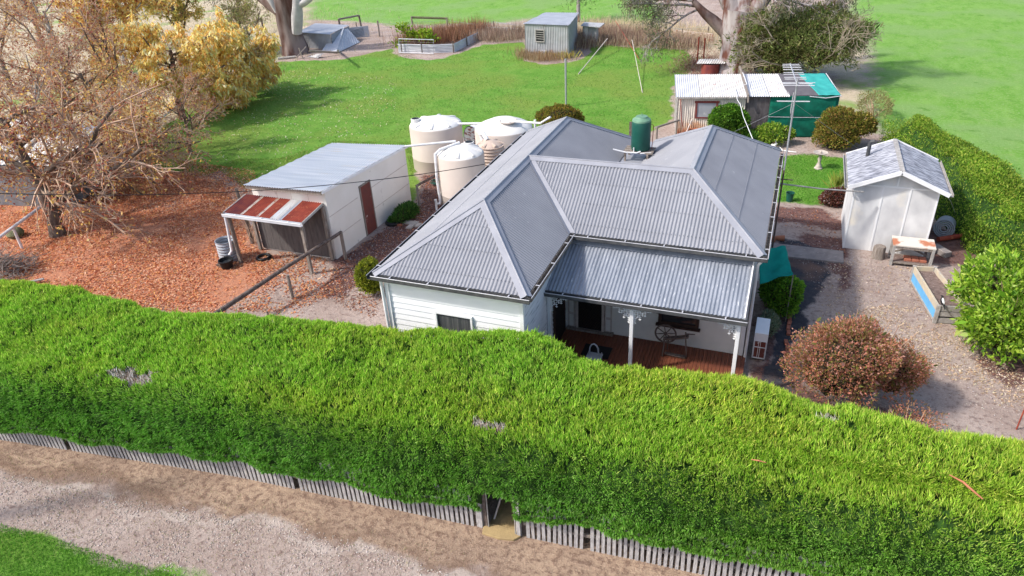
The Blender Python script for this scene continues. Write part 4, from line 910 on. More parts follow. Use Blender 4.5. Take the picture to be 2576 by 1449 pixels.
# ================================================================== TANKS
def tank(c, r_, h_, label, m_='tank', lid='tanklid', ribs=8, dome=.27, ribbed=0):
    t = empty('water_tank', (c[0], c[1], 0), label, 'water tank')
    if ribbed:
        prof = []
        n = ribbed*4
        for i in range(n+1): prof.append((r_+.022*math.cos(2*math.pi*i/4), h_*i/n))
    else: prof = [(r_-.02, 0), (r_, .04), (r_, h_*.28), (r_+.012, h_*.29), (r_, h_*.30), (r_, h_-.05), (r_-.03, h_)]
    MB().lathe((c[0], c[1], 0), prof, 48).build('tank_wall', m_, t, smooth=True)
    ld_ = MB().lathe((c[0], c[1], h_), [(r_-.02, -.02), (r_-.05, .03), (r_*.8, dome*.35), (r_*.45, dome*.78), (r_*.2, dome*.97), (.001, dome)], 48, close=False).build('lid', lid, t, smooth=True)
    if ribs:
        mb = MB()
        for k in range(ribs):
            a = 2*math.pi*(k+.35)/ribs; e = V(math.cos(a), math.sin(a), 0); s_ = V(-e.y, e.x, 0)*.075; o_ = V(c[0], c[1], h_)
            pr = [(r_*.93, .03, .10), (r_*.80, dome*.34, .09), (r_*.25, dome*.92, .02)]
            ring = []
            for rr, z0_, hh in pr: ring.append([o_+e*rr+s_*x+V(0, 0, z0_-.03+y) for x, y in ((-1, 0), (-.9, hh*.75), (-.4, hh), (.4, hh), (.9, hh*.75), (1, 0))])
            vs_ = [p for q_ in ring for p in q_]; mb.add(vs_, [tuple(range(6))]+[(i*6+j, i*6+j+1, (i+1)*6+j+1, (i+1)*6+j) for i in range(2) for j in range(5)])
        mb.build('lid_rib', lid, ld_, smooth=True)
    return t, ld_
TA = (-5.82, 15.0); TB = (-2.62, 15.2); TC = (-2.82, 11.15); TD = (-2.45, 13.2)
t, l_ = tank(TA, 1.18, 2.0, 'large beige rain tank with ribbed white lid, leftmost of the group')
MB().lathe((TA[0]-.80, TA[1]-.35, 2.05), [(.20, 0), (.20, .22), (.17, .23)], 20, close=False).build('inlet_collar', 'tanklid', l_, smooth=True); MB().lathe((TA[0]-.80, TA[1]-.35, 2.26), [(.001, 0), (.175, 0)], 20, close=False).build('strainer', 'black', l_)
MB().tube([(TA[0]+1.05, TA[1]+.1, 2.02), (TB[0]-1.1, TB[1]+.15, 2.02)], .05, 10).build('link_pipe', 'pvc', t, smooth=True)
t, l_ = tank(TB, 1.27, 1.98, 'large beige rain tank with smooth domed lid and sunken inlet, right of the group', ribs=0, dome=.42, lid='tanklid')
bx, by = TB[0]+.35, TB[1]-.30
MB().lathe((bx, by, 2.10), [(.40, .27), (.36, .29), (.20, .10), (.19, .09), (.001, .09)], 24, close=False).build('inlet_basin', 'tank', l_, smooth=True); MB().lathe((bx+.05, by-.05, 2.215), [(.001, 0), (.16, 0)], 20, close=False).build('strainer', 'black', l_)
MB().tube([(bx, by, 2.36), (-.6, TB[1]-.9, 2.55), (-.1, TB[1]-1.1, 2.9)], .045, 10).build('inlet_pipe', 'pvc', t, smooth=True)
MB().tube([(TB[0]+1.42, TB[1]+.1, 0), (TB[0]+1.42, TB[1]+.1, 2.35)], .05, 10).build('vent_pipe', 'pvc', t, smooth=True)
t, l_ = tank(TC, .92, 2.2, 'mid sized beige rain tank with white ribbed lid, frontmost of the group')
MB().lathe((TC[0]+.1, TC[1]+.62, 2.30), [(.20, 0), (.20, .14), (.17, .15)], 20, close=False).build('inlet_collar', 'tanklid', l_, smooth=True); MB().lathe((TC[0]+.1, TC[1]+.62, 2.44), [(.001, 0), (.17, 0)], 20, close=False).build('strainer', 'black', l_)
px, py = TC[0]-.78, TC[1]-.62
MB().tube([(TC[0]-.15, TC[1]+.3, 2.50), (px+.1, py+.25, 2.40), (px, py, 2.30), (px-.02, py-.03, 1.3), (px+.03, py-.05, .42), (px+.02, py-.08, .28), (px-.10, py-.14, .28), (px-.13, py-.14, .46)], .055, 10).tube([(px-.12, py-.14, .46), (px-.12, py-.14, .0)], .05, 10).build('downpipe', 'pvc', t, smooth=True)
MB().tube([(-5.1, 10.85, 2.38), (TC[0]-.5, TC[1]+.7, 2.40)], .045, 10).build('inlet_pipe', 'pvc', t, smooth=True)
t, l_ = tank(TD, .56, 1.86, 'small peach coloured rain tank with closely ribbed wall, beside the house roof', m_='tank2', lid='tank2', ribs=6, dome=.2, ribbed=14)
MB().tube([(TD[0]-.45, TD[1]+.3, 1.95), (TD[0]-.52, TD[1]+.3, 2.2), (TD[0]-.35, TD[1]+.2, 2.25), (TD[0]-.1, TD[1], 2.06)], .09, 10).build('inlet_elbow', 'pvc', t, smooth=True)
oc = V(-4.55, 17.9, .62)
ot = empty('old_iron_tank', (oc.x, oc.y, 0), 'old rusty corrugated tank lying on its side between the two large beige tanks', 'water tank')
ax_ = V(.55, 1, 0).normalized(); mb = MB(); pts = []; rad = []
for i in range(41): pts.append(oc+ax_*(-1.0+i*.05)); rad.append(.66+.014*math.cos(i*math.pi/2))
mb.tube(pts, rad, 32, cap=False); mb.build('tank_wall', 'palezinc', ot, smooth=True)
mb = MB().tube([oc-ax_*.985, oc-ax_*.96], [.63, .63], 32); mb.build('end_plate', mat('rusted_end', (.22, .23, .25), (.09, .03, .03), sc=3, rough=.7, lo_=.48, hi=.55, stretch=(1, 1, 3)), ot)
# hose coil, white fitting, white pipe and tub by the house wall
hc = MB()
for k in range(7):
    cx, cy_ = -4.75+random.uniform(-.15, .15), 13.0+random.uniform(-.12, .12); r_ = random.uniform(.22, .36); hc.tube([(cx+r_*math.cos(t)*1.3, cy_+r_*math.sin(t), .03+.02*k+.02*math.sin(3*t)) for t in np.linspace(0, 6.3, 20)], .014, 5)
hc.top('garden_hose', 'greentank', 'tangled green hose on the ground before the leftmost tank', 'hose')
MB().tube([(-5.0, 13.4, 0), (-5.0, 13.4, .22), (-4.8, 13.4, .24)], .055, 8).top('pipe_fitting', 'pvc', 'small white pipe stub at the foot of the leftmost tank', 'pipe', smooth=True)
MB().tube([(-1.1, 3.85, 0), (-1.1, 3.85, .82), (-1.02, 3.85, .94), (-.75, 3.85, .96), (.2, 3.9, .92)], .06, 10).top('drain_pipe', 'pvc', 'white bent plastic pipe rising beside the left house wall', 'pipe', smooth=True)
MB().lathe((-.62, 4.55, 0), [(.42, 0), (.44, .5), (.40, .72), (.22, .84), (.001, .86)], 24, close=False).top('plastic_drum', 'tanklid', 'pale rounded drum half hidden behind the left roof corner', 'drum', smooth=True)

# ================================================================== PLANT TOOLS
def prisms(segs, n=4):
    """segs: arrays p0,p1,r0,r1 -> open prisms in one mesh"""
    p0 = np.array([s[0] for s in segs], float); p1 = np.array([s[1] for s in segs], float); r0 = np.array([s[2] for s in segs])[:, None]; r1 = np.array([s[3] for s in segs])[:, None]
    d = unit(p1-p0); a = unit(np.cross(d, np.where(np.abs(d[:, 2:3]) > .9, [[1., 0, 0]], [[0, 0, 1.]]))); b = np.cross(d, a)
    vs_ = []
    for p, r_ in ((p0-d*r0*.3, r0), (p1+d*r1*.3, r1)):
        for k in range(n):
            t = 2*math.pi*k/n; vs_.append(p+(a*math.cos(t)+b*math.sin(t))*r_)
    v = np.stack(vs_, 1); m = len(segs); base = (np.arange(m)*2*n)[:, None]
    q = np.concatenate([base+np.array([[k, (k+1) % n, n+(k+1) % n, n+k]]) for k in range(n)])
    return v.reshape(-1, 3), q
def segmesh(name, segs, material, parent=None, n=4, smooth=True):
    v, q = prisms(segs, n); me = npmesh(name, v, q)
    if smooth: me.polygons.foreach_set('use_smooth', np.ones(len(me.polygons), bool))
    return link(name, me, material, parent)
def grow(base, d0, L, r, spec, rnd, lv=0, out=None):
    """spec per level: (children, length ratio, spread, wiggle, rise, first)"""
    if out is None: out = ([], [], [])
    segs, fine, tips = out; nseg = 5 if lv == 0 else 4 if lv == 1 else 3 if lv == 2 else 2
    nch, ra, spread, wig, rise, first = spec[lv]
    p = np.array(base, float); d = np.array(d0, float); pts = [(p.copy(), d.copy(), r)]
    for i in range(nseg):
        d = d+np.array([rnd.gauss(0, wig), rnd.gauss(0, wig), rnd.gauss(0, wig*.6)+rise]); d /= np.linalg.norm(d)
        q = p+d*L/nseg; rr = r*(1-(i+1)/nseg*(.55 if lv else .45)); (segs if lv < 2 else fine).append((p, q, max(pts[-1][2], .0095), max(rr, .0085))); p = q; pts.append((p.copy(), d.copy(), rr))
    if lv == len(spec)-1:
        tips.append((p, d)); tips.append(((pts[-2][0]+p)/2, d)); return out
    for c_ in range(nch):
        t = first+(1-first)*(c_+rnd.random())/nch; k = min(int(t*nseg), nseg-1); f = t*nseg-k
        b = pts[k][0]*(1-f)+pts[k+1][0]*f; dd_ = pts[k+1][1]; rr = pts[k][2]*(1-f)+pts[k+1][2]*f
        e = np.array([rnd.gauss(0, 1), rnd.gauss(0, 1), rnd.gauss(0, 1)]); e -= dd_*e.dot(dd_); e /= np.linalg.norm(e)+1e-9
        sp__ = spread*rnd.uniform(.7, 1.25); nd = dd_*math.cos(sp__)+e*math.sin(sp__)
        grow(b, nd, L*ra*rnd.uniform(.7, 1.2)*(1.15-.45*t), rr*.62, spec, rnd, lv+1, out)
    return out
def decid(base, H, r, seed, label, leafc=(), nleaf=0, ls=.10,  # noqa
          droop=0., tw='twig', bark='bark', spec=None, tilt=(0, 0), group='bare and autumn trees on the left', lw=.45, name='deciduous_tree', low=0.):
    rnd = random.Random(seed); spec = spec or [(7, .62, .75, .10, .03, .30), (7, .55, .75, .16, .05, .2), (7, .52, .7, .2, .05, .15), (5, .50, .65, .25, .03, .1), (0, 1, 0, .25, .0, 0)]
    t = empty(name, base, label, 'tree', group)
    segs, fine, tips = grow(base, (tilt[0], tilt[1], 1), H*.62, r, spec, rnd)
    k = 3 if len(segs) > 3 else 1
    segs[0] = (segs[0][0]-np.array([0, 0, .1]), segs[0][1], segs[0][2]*1.25, segs[0][3])
    segmesh('trunk', segs, bark, t, 8); segmesh('twigs', fine, tw, t, 3)
    if nleaf:
        ls = ls*1.22; i = rng.integers(0, len(tips), nleaf); pos = np.array([tips[j][0] for j in i])+rng.normal(size=(nleaf, 3))*.10
        d = rdir(nleaf); d[:, 2] -= droop
        leafmesh('leaves', pos, d, rng.uniform(.6, 1.3, nleaf)*ls, rng.uniform(.8, 1.2, nleaf)*ls*lw, pal(nleaf, leafc), 'dry', t)
    return t, tips
def lump(d, s, amp, fr=2.2):
    a = fbm(d[:, 0]*fr+7+s, d[:, 1]*fr+d[:, 2]*fr*1.3+s, 50+s)+.55*fbm(d[:, 0]*fr*2.6+s, d[:, 1]*fr*2.6-d[:, 2]*fr*2.3, 57+s)
    return 1+amp*1.5*((a/1.55-.5)*2)
def coremesh(c, R3, s, amp, parent, material='coredark', k=.80, flat=-.9):
    import bmesh
    bm = bmesh.new(); bmesh.ops.create_icosphere(bm, subdivisions=4, radius=1); v = np.array([x.co[:] for x in bm.verts])
    l = lump(v, s, amp)[:, None]*k; w__ = v*l*np.array(R3)+np.array(c); w__[:, 2] = np.maximum(w__[:, 2], .0)
    for x, y in zip(bm.verts, w__): x.co = y
    me = bpy.data.meshes.new('inner_branches'); bm.to_mesh(me); bm.free(); return link('inner_branches', me, material, parent)
def bush(name, c, R3, n, ls, cols, label, cat='shrub', seed=0, amp=.22, wts=None, core='coredark', kc=.78, lw=.5, up=.3, group=None, shell=.28, jit=.18, stems=0, spike=0., material='leaf', zmin=.02):
    c = np.array(c, float); t = empty(name, (c[0], c[1], 0), label, cat, group); R3 = np.array(R3, float)
    lr_ = np.random.default_rng(1000+seed); nl = 5 if n > 2000 else 2
    lobes = [(c+np.array([lr_.uniform(-.50, .50), lr_.uniform(-.45, .45), lr_.uniform(-.28, .42)])*R3, R3*lr_.uniform(.50, .80)) for _ in range(nl)]
    P0 = []; D0 = []
    for (lc, lr3) in lobes:
        m_l = int(n*1.9/nl); d = rdir(m_l); d[:, 2] = np.abs(d[:, 2])*1.0-.5*(rng.random(m_l)**2)*1.5; d = unit(d); l = lump(d, seed, amp)
        rr = l*(1-shell*rng.random(m_l)**1.6); q_ = d*rr[:, None]*lr3+lc; ins = np.zeros(m_l, bool)
        for (oc_, or_) in lobes:
            if oc_ is not lc: ins |= (((q_-oc_)/(or_*.78))**2).sum(1) < 1
        k = ~ins & (q_[:, 2] > zmin); P0.append(q_[k]); D0.append(unit(d[k]/lr3))
    pos = np.concatenate(P0); dn = np.concatenate(D0); ii = rng.permutation(len(pos))[:n]; pos = pos[ii]; dn = dn[ii]; m = len(pos)
    dd_ = dn*.7+rdir(m)*.8; dd_[:, 2] += up; cl = pal(m, cols, wts, jit)
    cn = fbm(pos[:, 0]*2.1+seed, pos[:, 1]*2.1+pos[:, 2]*2, 90+seed); cl *= (.72+.6*cn)[:, None]
    L = rng.uniform(.6, 1.35, m)*ls
    if spike: sk = rng.random(m) < spike; L[sk] *= 2.2
    leafmesh('foliage', pos, dd_, L, L*lw, np.clip(cl, 0, .9), material, t)
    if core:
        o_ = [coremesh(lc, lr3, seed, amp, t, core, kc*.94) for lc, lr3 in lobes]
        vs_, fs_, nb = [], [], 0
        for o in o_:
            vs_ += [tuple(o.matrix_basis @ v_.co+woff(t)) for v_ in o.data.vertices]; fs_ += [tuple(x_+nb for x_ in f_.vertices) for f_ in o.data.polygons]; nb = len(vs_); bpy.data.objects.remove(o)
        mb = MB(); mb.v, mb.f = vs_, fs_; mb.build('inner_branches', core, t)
    if stems:
        sg = []
        for i in range(stems):
            a = rng.uniform(0, 6.28); e = np.array([math.cos(a), math.sin(a), rng.uniform(.5, 1.6)]); e /= np.linalg.norm(e); p = np.array([c[0], c[1], .05]); q = c+e*np.array(R3)*rng.uniform(.8, 1.08); m1 = (p+q)/2+rng.normal(size=3)*.1*R3[0]
            sg += [(p, m1, .03, .018), (m1, q, .018, .006)]
        segmesh('branches', sg, 'twig', t, 4)
    return t

# ================================================================== RIGHT SIDE
sh = empty('white_shed', (12.4, 12.4, 0), 'small white fibro shed with gabled grey lichened roof and a flue, right of the house', 'shed')
ux0, ux1, vy0, vy1, ez, az_ = 11.20, 13.62, 11.05, 13.75, 2.36, 2.92; um = (ux0+ux1)/2
mb = MB(); mb.add([(ux0, vy0, 0), (ux1, vy0, 0), (ux1, vy1, 0), (ux0, vy1, 0), (ux0, vy0, ez), (ux1, vy0, ez), (ux1, vy1, ez), (ux0, vy1, ez), (um, vy0, az_-.03), (um, vy1, az_-.03)],
                  [(0, 1, 5, 8, 4), (3, 7, 9, 6, 2), (1, 2, 6, 5), (0, 4, 7, 3), (4, 8, 9, 7), (5, 6, 9, 8), (3, 2, 1, 0)])
shw = mb.build('wall', 'fibro2', sh)
mb = MB()
for x in (ux0+.02, ux0+.84, ux0+1.62, ux1-.02): mb.box(x-.025, x+.025, vy0-.014, vy0, 0, ez-.02)
mb.box(ux0+.05, ux1-.05, vy0-.012, vy0, ez-.09, ez-.04).box(um-.02, um+.02, vy0-.010, vy0, ez-.04, az_-.06)
mb.build('cover_strip', 'trim', shw)
oh, fo = .22, .30
def shroof(s_):  # one slope
    xe = um+s_*((ux1-ux0)/2+oh); ze = ez-.035
    return MB().slab([(um, vy0-fo, az_+.02), (xe, vy0-fo, ze), (xe, vy1+.1, ze), (um, vy1+.1, az_+.02)][::s_], .035)
mb = shroof(1); m2_ = shroof(-1); mb.add(m2_.v, m2_.f); shr = mb.build('roof', 'lichen', sh)
MB().beam((um, vy0-fo-.01, az_+.035), (um, vy1+.11, az_+.035), .13, .035).build('ridge_cap', 'palewood', shr)
mb = MB()
for s_ in (1, -1):
    xe = um+s_*((ux1-ux0)/2+oh)
    for y in (vy0-fo-.015, vy1+.115): MB().beam((um, y, az_-.015), (xe, y, ez-.075), .03, .13).build('barge_board', 'trim', shr)
for s_ in (1, -1):
    xe = um+s_*((ux1-ux0)/2+oh+.05); m_ = MB(); m_.box(min(xe-.05, xe+.05), max(xe-.05, xe+.05), vy0-fo, vy1+.1, ez-.11, ez-.10).box(xe+s_*.045-.005, xe+s_*.045+.005, vy0-fo, vy1+.1, ez-.10, ez-.03); m_.build('gutter', 'palewood', shr)
fl = MB().tube([(ux0+.38, 13.05, 2.4), (ux0+.38, 13.05, 3.0), (ux0+.41, 13.04, 3.08), (ux0+.50, 13.03, 3.10)], .062, 12).build('flue', 'gutter', shr, smooth=True)
MB().tube([(ux1+.02, 11.3, 2.3), (ux1+.5, 11.8, 1.7), (14.5, 12.6, 1.0)], .008, 4).top('slack_wire', 'palewood', 'slack pale wire hanging from the right side of the white shed', 'wire')
# log stump, bench
c = P(2208, 648); mb = MB(); n = 26
for k in range(5):
    z = [0, .05, .2, .36, .42][k]; r_ = [.21, .195, .18, .175, .16][k]
    for i in range(n): a = 2*math.pi*i/n; rr = r_*(1+.05*math.sin(5*a)+.035*math.sin(11*a+1)); mb.v.append((c.x+rr*math.cos(a), c.y+rr*math.sin(a), z))
for k in range(4):
    for i in range(n): mb.f.append((k*n+i, k*n+(i+1) % n, (k+1)*n+(i+1) % n, (k+1)*n+i))
mb.f.append(tuple(4*n+i for i in range(n)))
mb.top('log_stump', 'wood', 'weathered upright log stump against the front of the white shed', 'stump', smooth=True)
be = empty('work_bench', (13.15, 10.5, 0), 'old timber frame bench with rusty white top in front of the white shed', 'bench')
bx0, bx1, by0, by1, bz = 12.60, 13.70, 10.18, 10.80, .74
MB().slab([(bx0-.05, by0-.04, bz), (bx1+.05, by0-.04, bz), (bx1+.05, by1, bz+.02), (bx0-.05, by1, bz+.02)], .04).build('top', mat('rusty_white_top', (.62, .57, .50), (.45, .17, .09), sc=1.6, rough=.8, lo_=.48, hi=.56), be)
for (x, y) in ((bx0, by0), (bx1, by0), (bx0, by1-.05), (bx1, by1-.05)): MB().beam((x, y, 0), (x, y, bz-.04), .08, .08).build('leg', 'palewood', be)
mb = MB().beam((bx0, by0-.005, bz-.09), (bx1, by0-.005, bz-.09), .04, .08).beam((bx0, by0, .12), (bx1, by0, .12), .05, .05).beam((bx0, by1-.05, .12), (bx1, by1-.05, .12), .05, .05).beam((bx0+.05, by1-.05, .2), (bx1-.05, by1-.05, .62), .03, .05).beam((bx0+.05, by1-.07, .62), (bx1-.05, by1-.07, .2), .03, .05); mb.build('brace', 'wood', be)
MB().box(bx0, bx1, by0+.02, by1-.08, .10, .13).build('shelf', 'soil', be)
for i in range(3):
    x = 12.98+i*.22; MB().box(x, x+.2, 10.32, 10.62, .13, .20).top('shelf_brick', 'brick', 'old red brick on the low shelf of the rusty bench', 'brick', 'bricks under the bench', bevel=.008)
a_ = P(2350, 625, .12); b_ = P(2385, 640, .1)
MB().beam((a_.x, a_.y+.15, .12), (b_.x, b_.y-.05, .10), .26, .20).top('stone_block', 'concrete', 'grey concrete block with pale end lying right of the bench', 'block', bevel=.02)
wr = empty('wire_roll', (14.2, 12.75, 0), 'grey roll of wire netting standing in shade behind the white shed', 'wire roll')
c = P(2375, 575, .32); ax_ = V(-.25, -1, .12).normalized(); prof = []
for r_ in (.30, .24, .18, .12):
    mb = torus(tuple(c), r_, .022, 32, 6, ax=ax_); mb.build('coil', 'zinc', wr, smooth=True)
MB().tube([c, c-ax_*.6], [.30, .30], 28, cap=False).build('netting', 'zinc', wr, smooth=True)
MB().tube([P(2360, 602, .1), P(2455, 588, .1)], .085, 10).top('rusty_pipe', 'rust', 'thick rusty orange pipe lying beside the wire roll under the hedge', 'pipe', smooth=True)
# raised bed with blue panel
rb = empty('raised_bed', (13.8, 8, 0), 'raised garden bed of pale timber with bright blue side panel', 'garden bed')
A0, A1 = V(13.50, 6.90, 0), V(13.10, 9.15, 0); ex = V(.98, .15, 0)*.72; B0, B1 = A0+ex, A1+ex*.8
def pz(p, z): return (p.x, p.y, z)
for (a, b) in ((A0, A1), (B0, B1), (A1, B1)):
    MB().beam(pz(a, .47), pz(b, .47), .05, .20).build('side_board', mat('weathered_plank', (.56, .47, .33), (.44, .40, .34), sc=5, rough=.8), rb, bevel=.004)
MB().beam(pz(A0, .49), pz(B0, .49), .05, .16).beam(pz(A0, .31), pz(B0, .31), .045, .15).beam(pz(A0, .10), pz(B0, .10), .045, .15).build('end_board', 'palewood', rb)
MB().beam(pz(A0, .23), pz(A1, .23), .03, .27).build('blue_panel', 'blue', rb); MB().beam(pz(B0, .23), pz(B1, .23), .03, .27).build('blue_panel', 'blue', rb)
MB().beam(pz(A0, .07), pz(A1, .07), .06, .06).build('bottom_rail', 'palewood', rb)
for q_ in (A0, A1, B0, B1): MB().beam(pz(q_, 0), pz(q_, .58), .09, .09).build('corner_post', 'palewood', rb)
so_ = MB(); nn_ = 12
for j in range(nn_+1):
    for i in range(nn_+1):
        a, b = i/nn_, j/nn_; q_ = (A0*(1-a)+B0*a)*(1-b)+(A1*(1-a)+B1*a)*b; so_.v.append((q_.x, q_.y, .43+.05*(float(fbm(q_.x*3, q_.y*3, 4))-.5)))
for j in range(nn_):
    for i in range(nn_): k = j*(nn_+1)+i; so_.f.append((k, k+1, k+nn_+2, k+nn_+1))
so_.build('soil', 'soil', rb, smooth=True)
# magpie on the corner of the bed
bd = empty('magpie', (13.55, 6.93, .58), 'black and white magpie perched on the near corner of the raised bed', 'bird')
o_ = V(13.56, 6.93, .58); fw_ = V(-.35, .93, 0)
body = MB().tube([o_-fw_*.20+V(0, 0, -.03), o_-fw_*.12+V(0, 0, .03), o_-fw_*.06+V(0, 0, .075), o_+V(0, 0, .115), o_+fw_*.04+V(0, 0, .17), o_+fw_*.05+V(0, 0, .215), o_+fw_*.065+V(0, 0, .24), o_+fw_*.10+V(0, 0, .245), o_+fw_*.15+V(0, 0, .238)], [.012, .022, .045, .055, .042, .027, .027, .014, .003], 14)
body.build('body', 'black', bd, smooth=True)
MB().tube([o_-fw_*.10+V(0, 0, .075), o_-fw_*.05+V(0, 0, .112), o_-fw_*.0+V(0, 0, .16), o_+fw_*.03+V(0, 0, .205)], [.012, .034, .036, .02], 12).build('white_back', 'trim', bd, smooth=True)
MB().tube([o_+fw_*.10+V(0, 0, .246), o_+fw_*.15+V(0, 0, .240)], [.011, .002], 8).build('beak', 'palezinc', bd)
for s_ in (-1, 1):
    l_ = V(.93, .35, 0)*.018*s_; MB().tube([o_+l_+V(0, 0, .075), o_+l_+V(0, 0, .004), o_+l_+fw_*.03+V(0, 0, .002)], .004, 5).build('leg', 'black', bd)
# bird bath
bb = P(2058, 424); bt = empty('bird_bath', bb, 'stone bird bath with turned pedestal standing on the round lawn', 'bird bath')
MB().lathe(bb, [(.17, 0), (.17, .04), (.13, .07), (.11, .16), (.07, .24), (.055, .33), (.085, .42), (.06, .52), (.07, .60), (.11, .64)], 20).build('pedestal', 'stone', bt, smooth=True)
MB().lathe(bb+V(0, 0, .63), [(.08, 0), (.26, .05), (.30, .09), (.28, .10), (.20, .06), (.001, .045)], 28, close=False).build('bowl', 'stone', bt, smooth=True)
MB().lathe(bb+V(0, 0, .68), [(.04, 0), (.05, .04), (.03, .09), (.001, .12)], 12, close=False).build('finial', 'stone', bt, smooth=True)
# bucket on its hook, pots, rabbits
c = P(1985, 506); bk = empty('green_bucket', c, 'dark green bucket standing at the edge of the round lawn near the house', 'bucket')
MB().lathe(c, [(.11, 0), (.145, .33), (.16, .34), (.16, .36), (.135, .35), (.10, .03), (.001, .03)], 20, close=False).build('bucket_body', 'greentank', bk, smooth=True)
MB().tube([c+V(-.15, 0, .34), c+V(-.15, -.08, .40), c+V(0, -.16, .42), c+V(.15, -.08, .40), c+V(.15, 0, .34)], .006, 5).build('handle', 'black', bk)
c = P(2134, 580); MB().lathe(c, [(.10, 0), (.16, .28), (.17, .30), (.14, .30), (.12, .2), (.001, .2)], 20, close=False).top('cream_pot', 'cream_pot', 'empty cream flower pot at the left wall of the white shed', 'pot', smooth=True)
c = P(2118, 478); MB().lathe(c, [(.10, 0), (.13, .22), (.10, .22), (.001, .15)], 16, close=False).top('dark_pot', 'zinc', 'small grey green pot behind the left roof corner of the white shed', 'pot', smooth=True)
for q_, t_ in (((1902, 603), 'left terracotta pot lying at the foot of the right house wall'), ((1925, 601), 'right terracotta pot lying at the foot of the right house wall')):
    c = P(q_[0]+35, q_[1]+4); MB().tube([c+V(-.12, 0, .09), c+V(.16, .03, .09)], [.075, .11], 14).top('terracotta_pot', 'terracotta', t_, 'pot', 'terracotta pots on their side', smooth=True)
c = P(1944, 373); rbt = MB().tube([c+V(-.12, 0, .08), c+V(-.05, 0, .11), c+V(.06, 0, .13), c+V(.12, 0, .22), c+V(.17, 0, .24)], [.03, .10, .09, .055, .02], 12).tube([c+V(.11, .02, .25), c+V(.07, .03, .40)], [.02, .012], 8).tube([c+V(.11, -.02, .25), c+V(.08, -.03, .40)], [.02, .012], 8)
rbt.top('rabbit_ornament', 'tanklid', 'white rabbit garden ornament below the green shadecloth wall', 'ornament', smooth=True)
MB().tube([P(1960, 368, .04), P(1968, 378, .04), P(1985, 381, .04), P(2003, 383, .04)], .03, 8).top('white_hose', 'tanklid', 'short curved white hose on the ground beside the rabbit ornament', 'hose', smooth=True)
c = P(2129, 560); MB().tube([c+V(0, 0, .05), c+V(.02, 0, .12), c+V(.06, 0, .20), c+V(.10, 0, .23)], [.07, .08, .05, .015], 10).top('bird_ornament', 'tanklid', 'small white bird ornament by the flowers left of the white shed', 'ornament', smooth=True)
# concrete strip and red soil edge, brick edging
cs_ = MB().slab([(8.9, 9.82, .06), (11.22, 9.86, .06), (11.22, 10.70, .06), (8.9, 10.72, .06)], .12)
cs_ = cs_.build('path', 'concrete', bevel=.01); cs_['kind'] = 'structure'
ys_ = np.linspace(4.1, 7.1, 13)
for i, y in enumerate(ys_):
    if i in (3, 9): continue
    x = 9.72+random.uniform(-.03, .03); b_ = MB().beam((x, y, .035), (x+random.uniform(-.03, .03), y+.2, .035), .10, .08).top('edging_brick', 'brick', 'red brick in the row edging the garden bed along the right house wall', 'brick', 'garden edging bricks', bevel=.006)
MB().tube([P(2557, 1080), P(2566, 1027, .0)*.0+V(*P(2557, 1080)[:2], .95)], .016, 6).top('star_picket', 'rust', 'rusty steel stake standing at the right edge behind the hedge', 'stake')

# ================================================================== TIN SHED WITH SHADECLOTH
O = V(3.86, 21.4, 0); exx = V(.982, .19, 0); eyy = V(-.19, .982, 0)
def S(a, b, z): return O+exx*a+eyy*b+V(0, 0, z)
ts = empty('tin_shed', O, 'long rusty tin shed joined to a green shadecloth enclosure behind the house', 'shed')
zf_, zk = 1.98, 2.22; DP = 3.05
tw_ = MB().corr([S(0, 0, 0), S(3.1, 0, 0), S(3.1, 0, zf_-.03), S(0, 0, zf_-.03)], (0, 0, 1), pitch=.1, amp=.012).build('front_wall', None, ts)
m_ = bpy.data.materials.new('rust_bottom_iron'); m_.use_nodes = True; t_ = m_.node_tree; N = t_.nodes; L = t_.links; g_ = N.new('ShaderNodeNewGeometry'); sx_ = N.new('ShaderNodeSeparateXYZ'); L.new(g_.outputs['Position'], sx_.inputs[0]); nz_ = N.new('ShaderNodeTexNoise'); nz_.inputs['Scale'].default_value = 3.5; L.new(g_.outputs['Position'], nz_.inputs['Vector'])
ad = N.new('ShaderNodeMath'); ad.operation = 'MULTIPLY_ADD'; ad.inputs[1].default_value = 1.3; L.new(nz_.outputs[0], ad.inputs[0]); L.new(sx_.outputs['Z'], ad.inputs[2]); cr_ = N.new('ShaderNodeValToRGB'); e_ = cr_.color_ramp.elements; e_[0].position = .30; e_[0].color = (.40, .10, .04, 1); e_[1].position = .62; e_[1].color = (.66, .60, .52, 1); x_ = e_.new(.47); x_.color = (.60, .36, .22, 1)
mr = N.new('ShaderNodeMapRange'); mr.inputs[2].default_value = 2.4; L.new(ad.outputs[0], mr.inputs[0]); L.new(mr.outputs[0], cr_.inputs[0]); L.new(cr_.outputs[0], N['Principled BSDF'].inputs['Base Color']); N['Principled BSDF'].inputs['Roughness'].default_value = .7
tw_.data.materials.clear(); tw_.data.materials.append(m_)
MB().slab([S(0, 0, zf_-.04), S(0, 0, 0), S(0, DP, 0), S(0, DP, zk-.04)], .0).build('side_wall', 'palerust', ts)
MB().slab([S(7.15, DP, zk-.04), S(7.15, DP, 0), S(0, DP, 0), S(0, DP, zk-.04)], .0).build('back_wall', 'zinc', ts)
rs = []
for (a, b, m_, f0, f1) in ((-.12, 1.0, 'palezinc', 0, 0), (1.0, 3.15, 'palerust', .0, 0), (3.20, 4.12, 'palezinc', .05, .0), (4.12, 5.0, 'palerust', .03, .0)):
    rs.append(MB().corr([S(a, -.16+f0, zf_), S(b+.03, -.16+f0, zf_), S(b+.03, DP+.1, zk), S(a, DP+.1, zk)], tuple(-eyy), pitch=.1, amp=.015).build('roof_sheet', m_, ts))
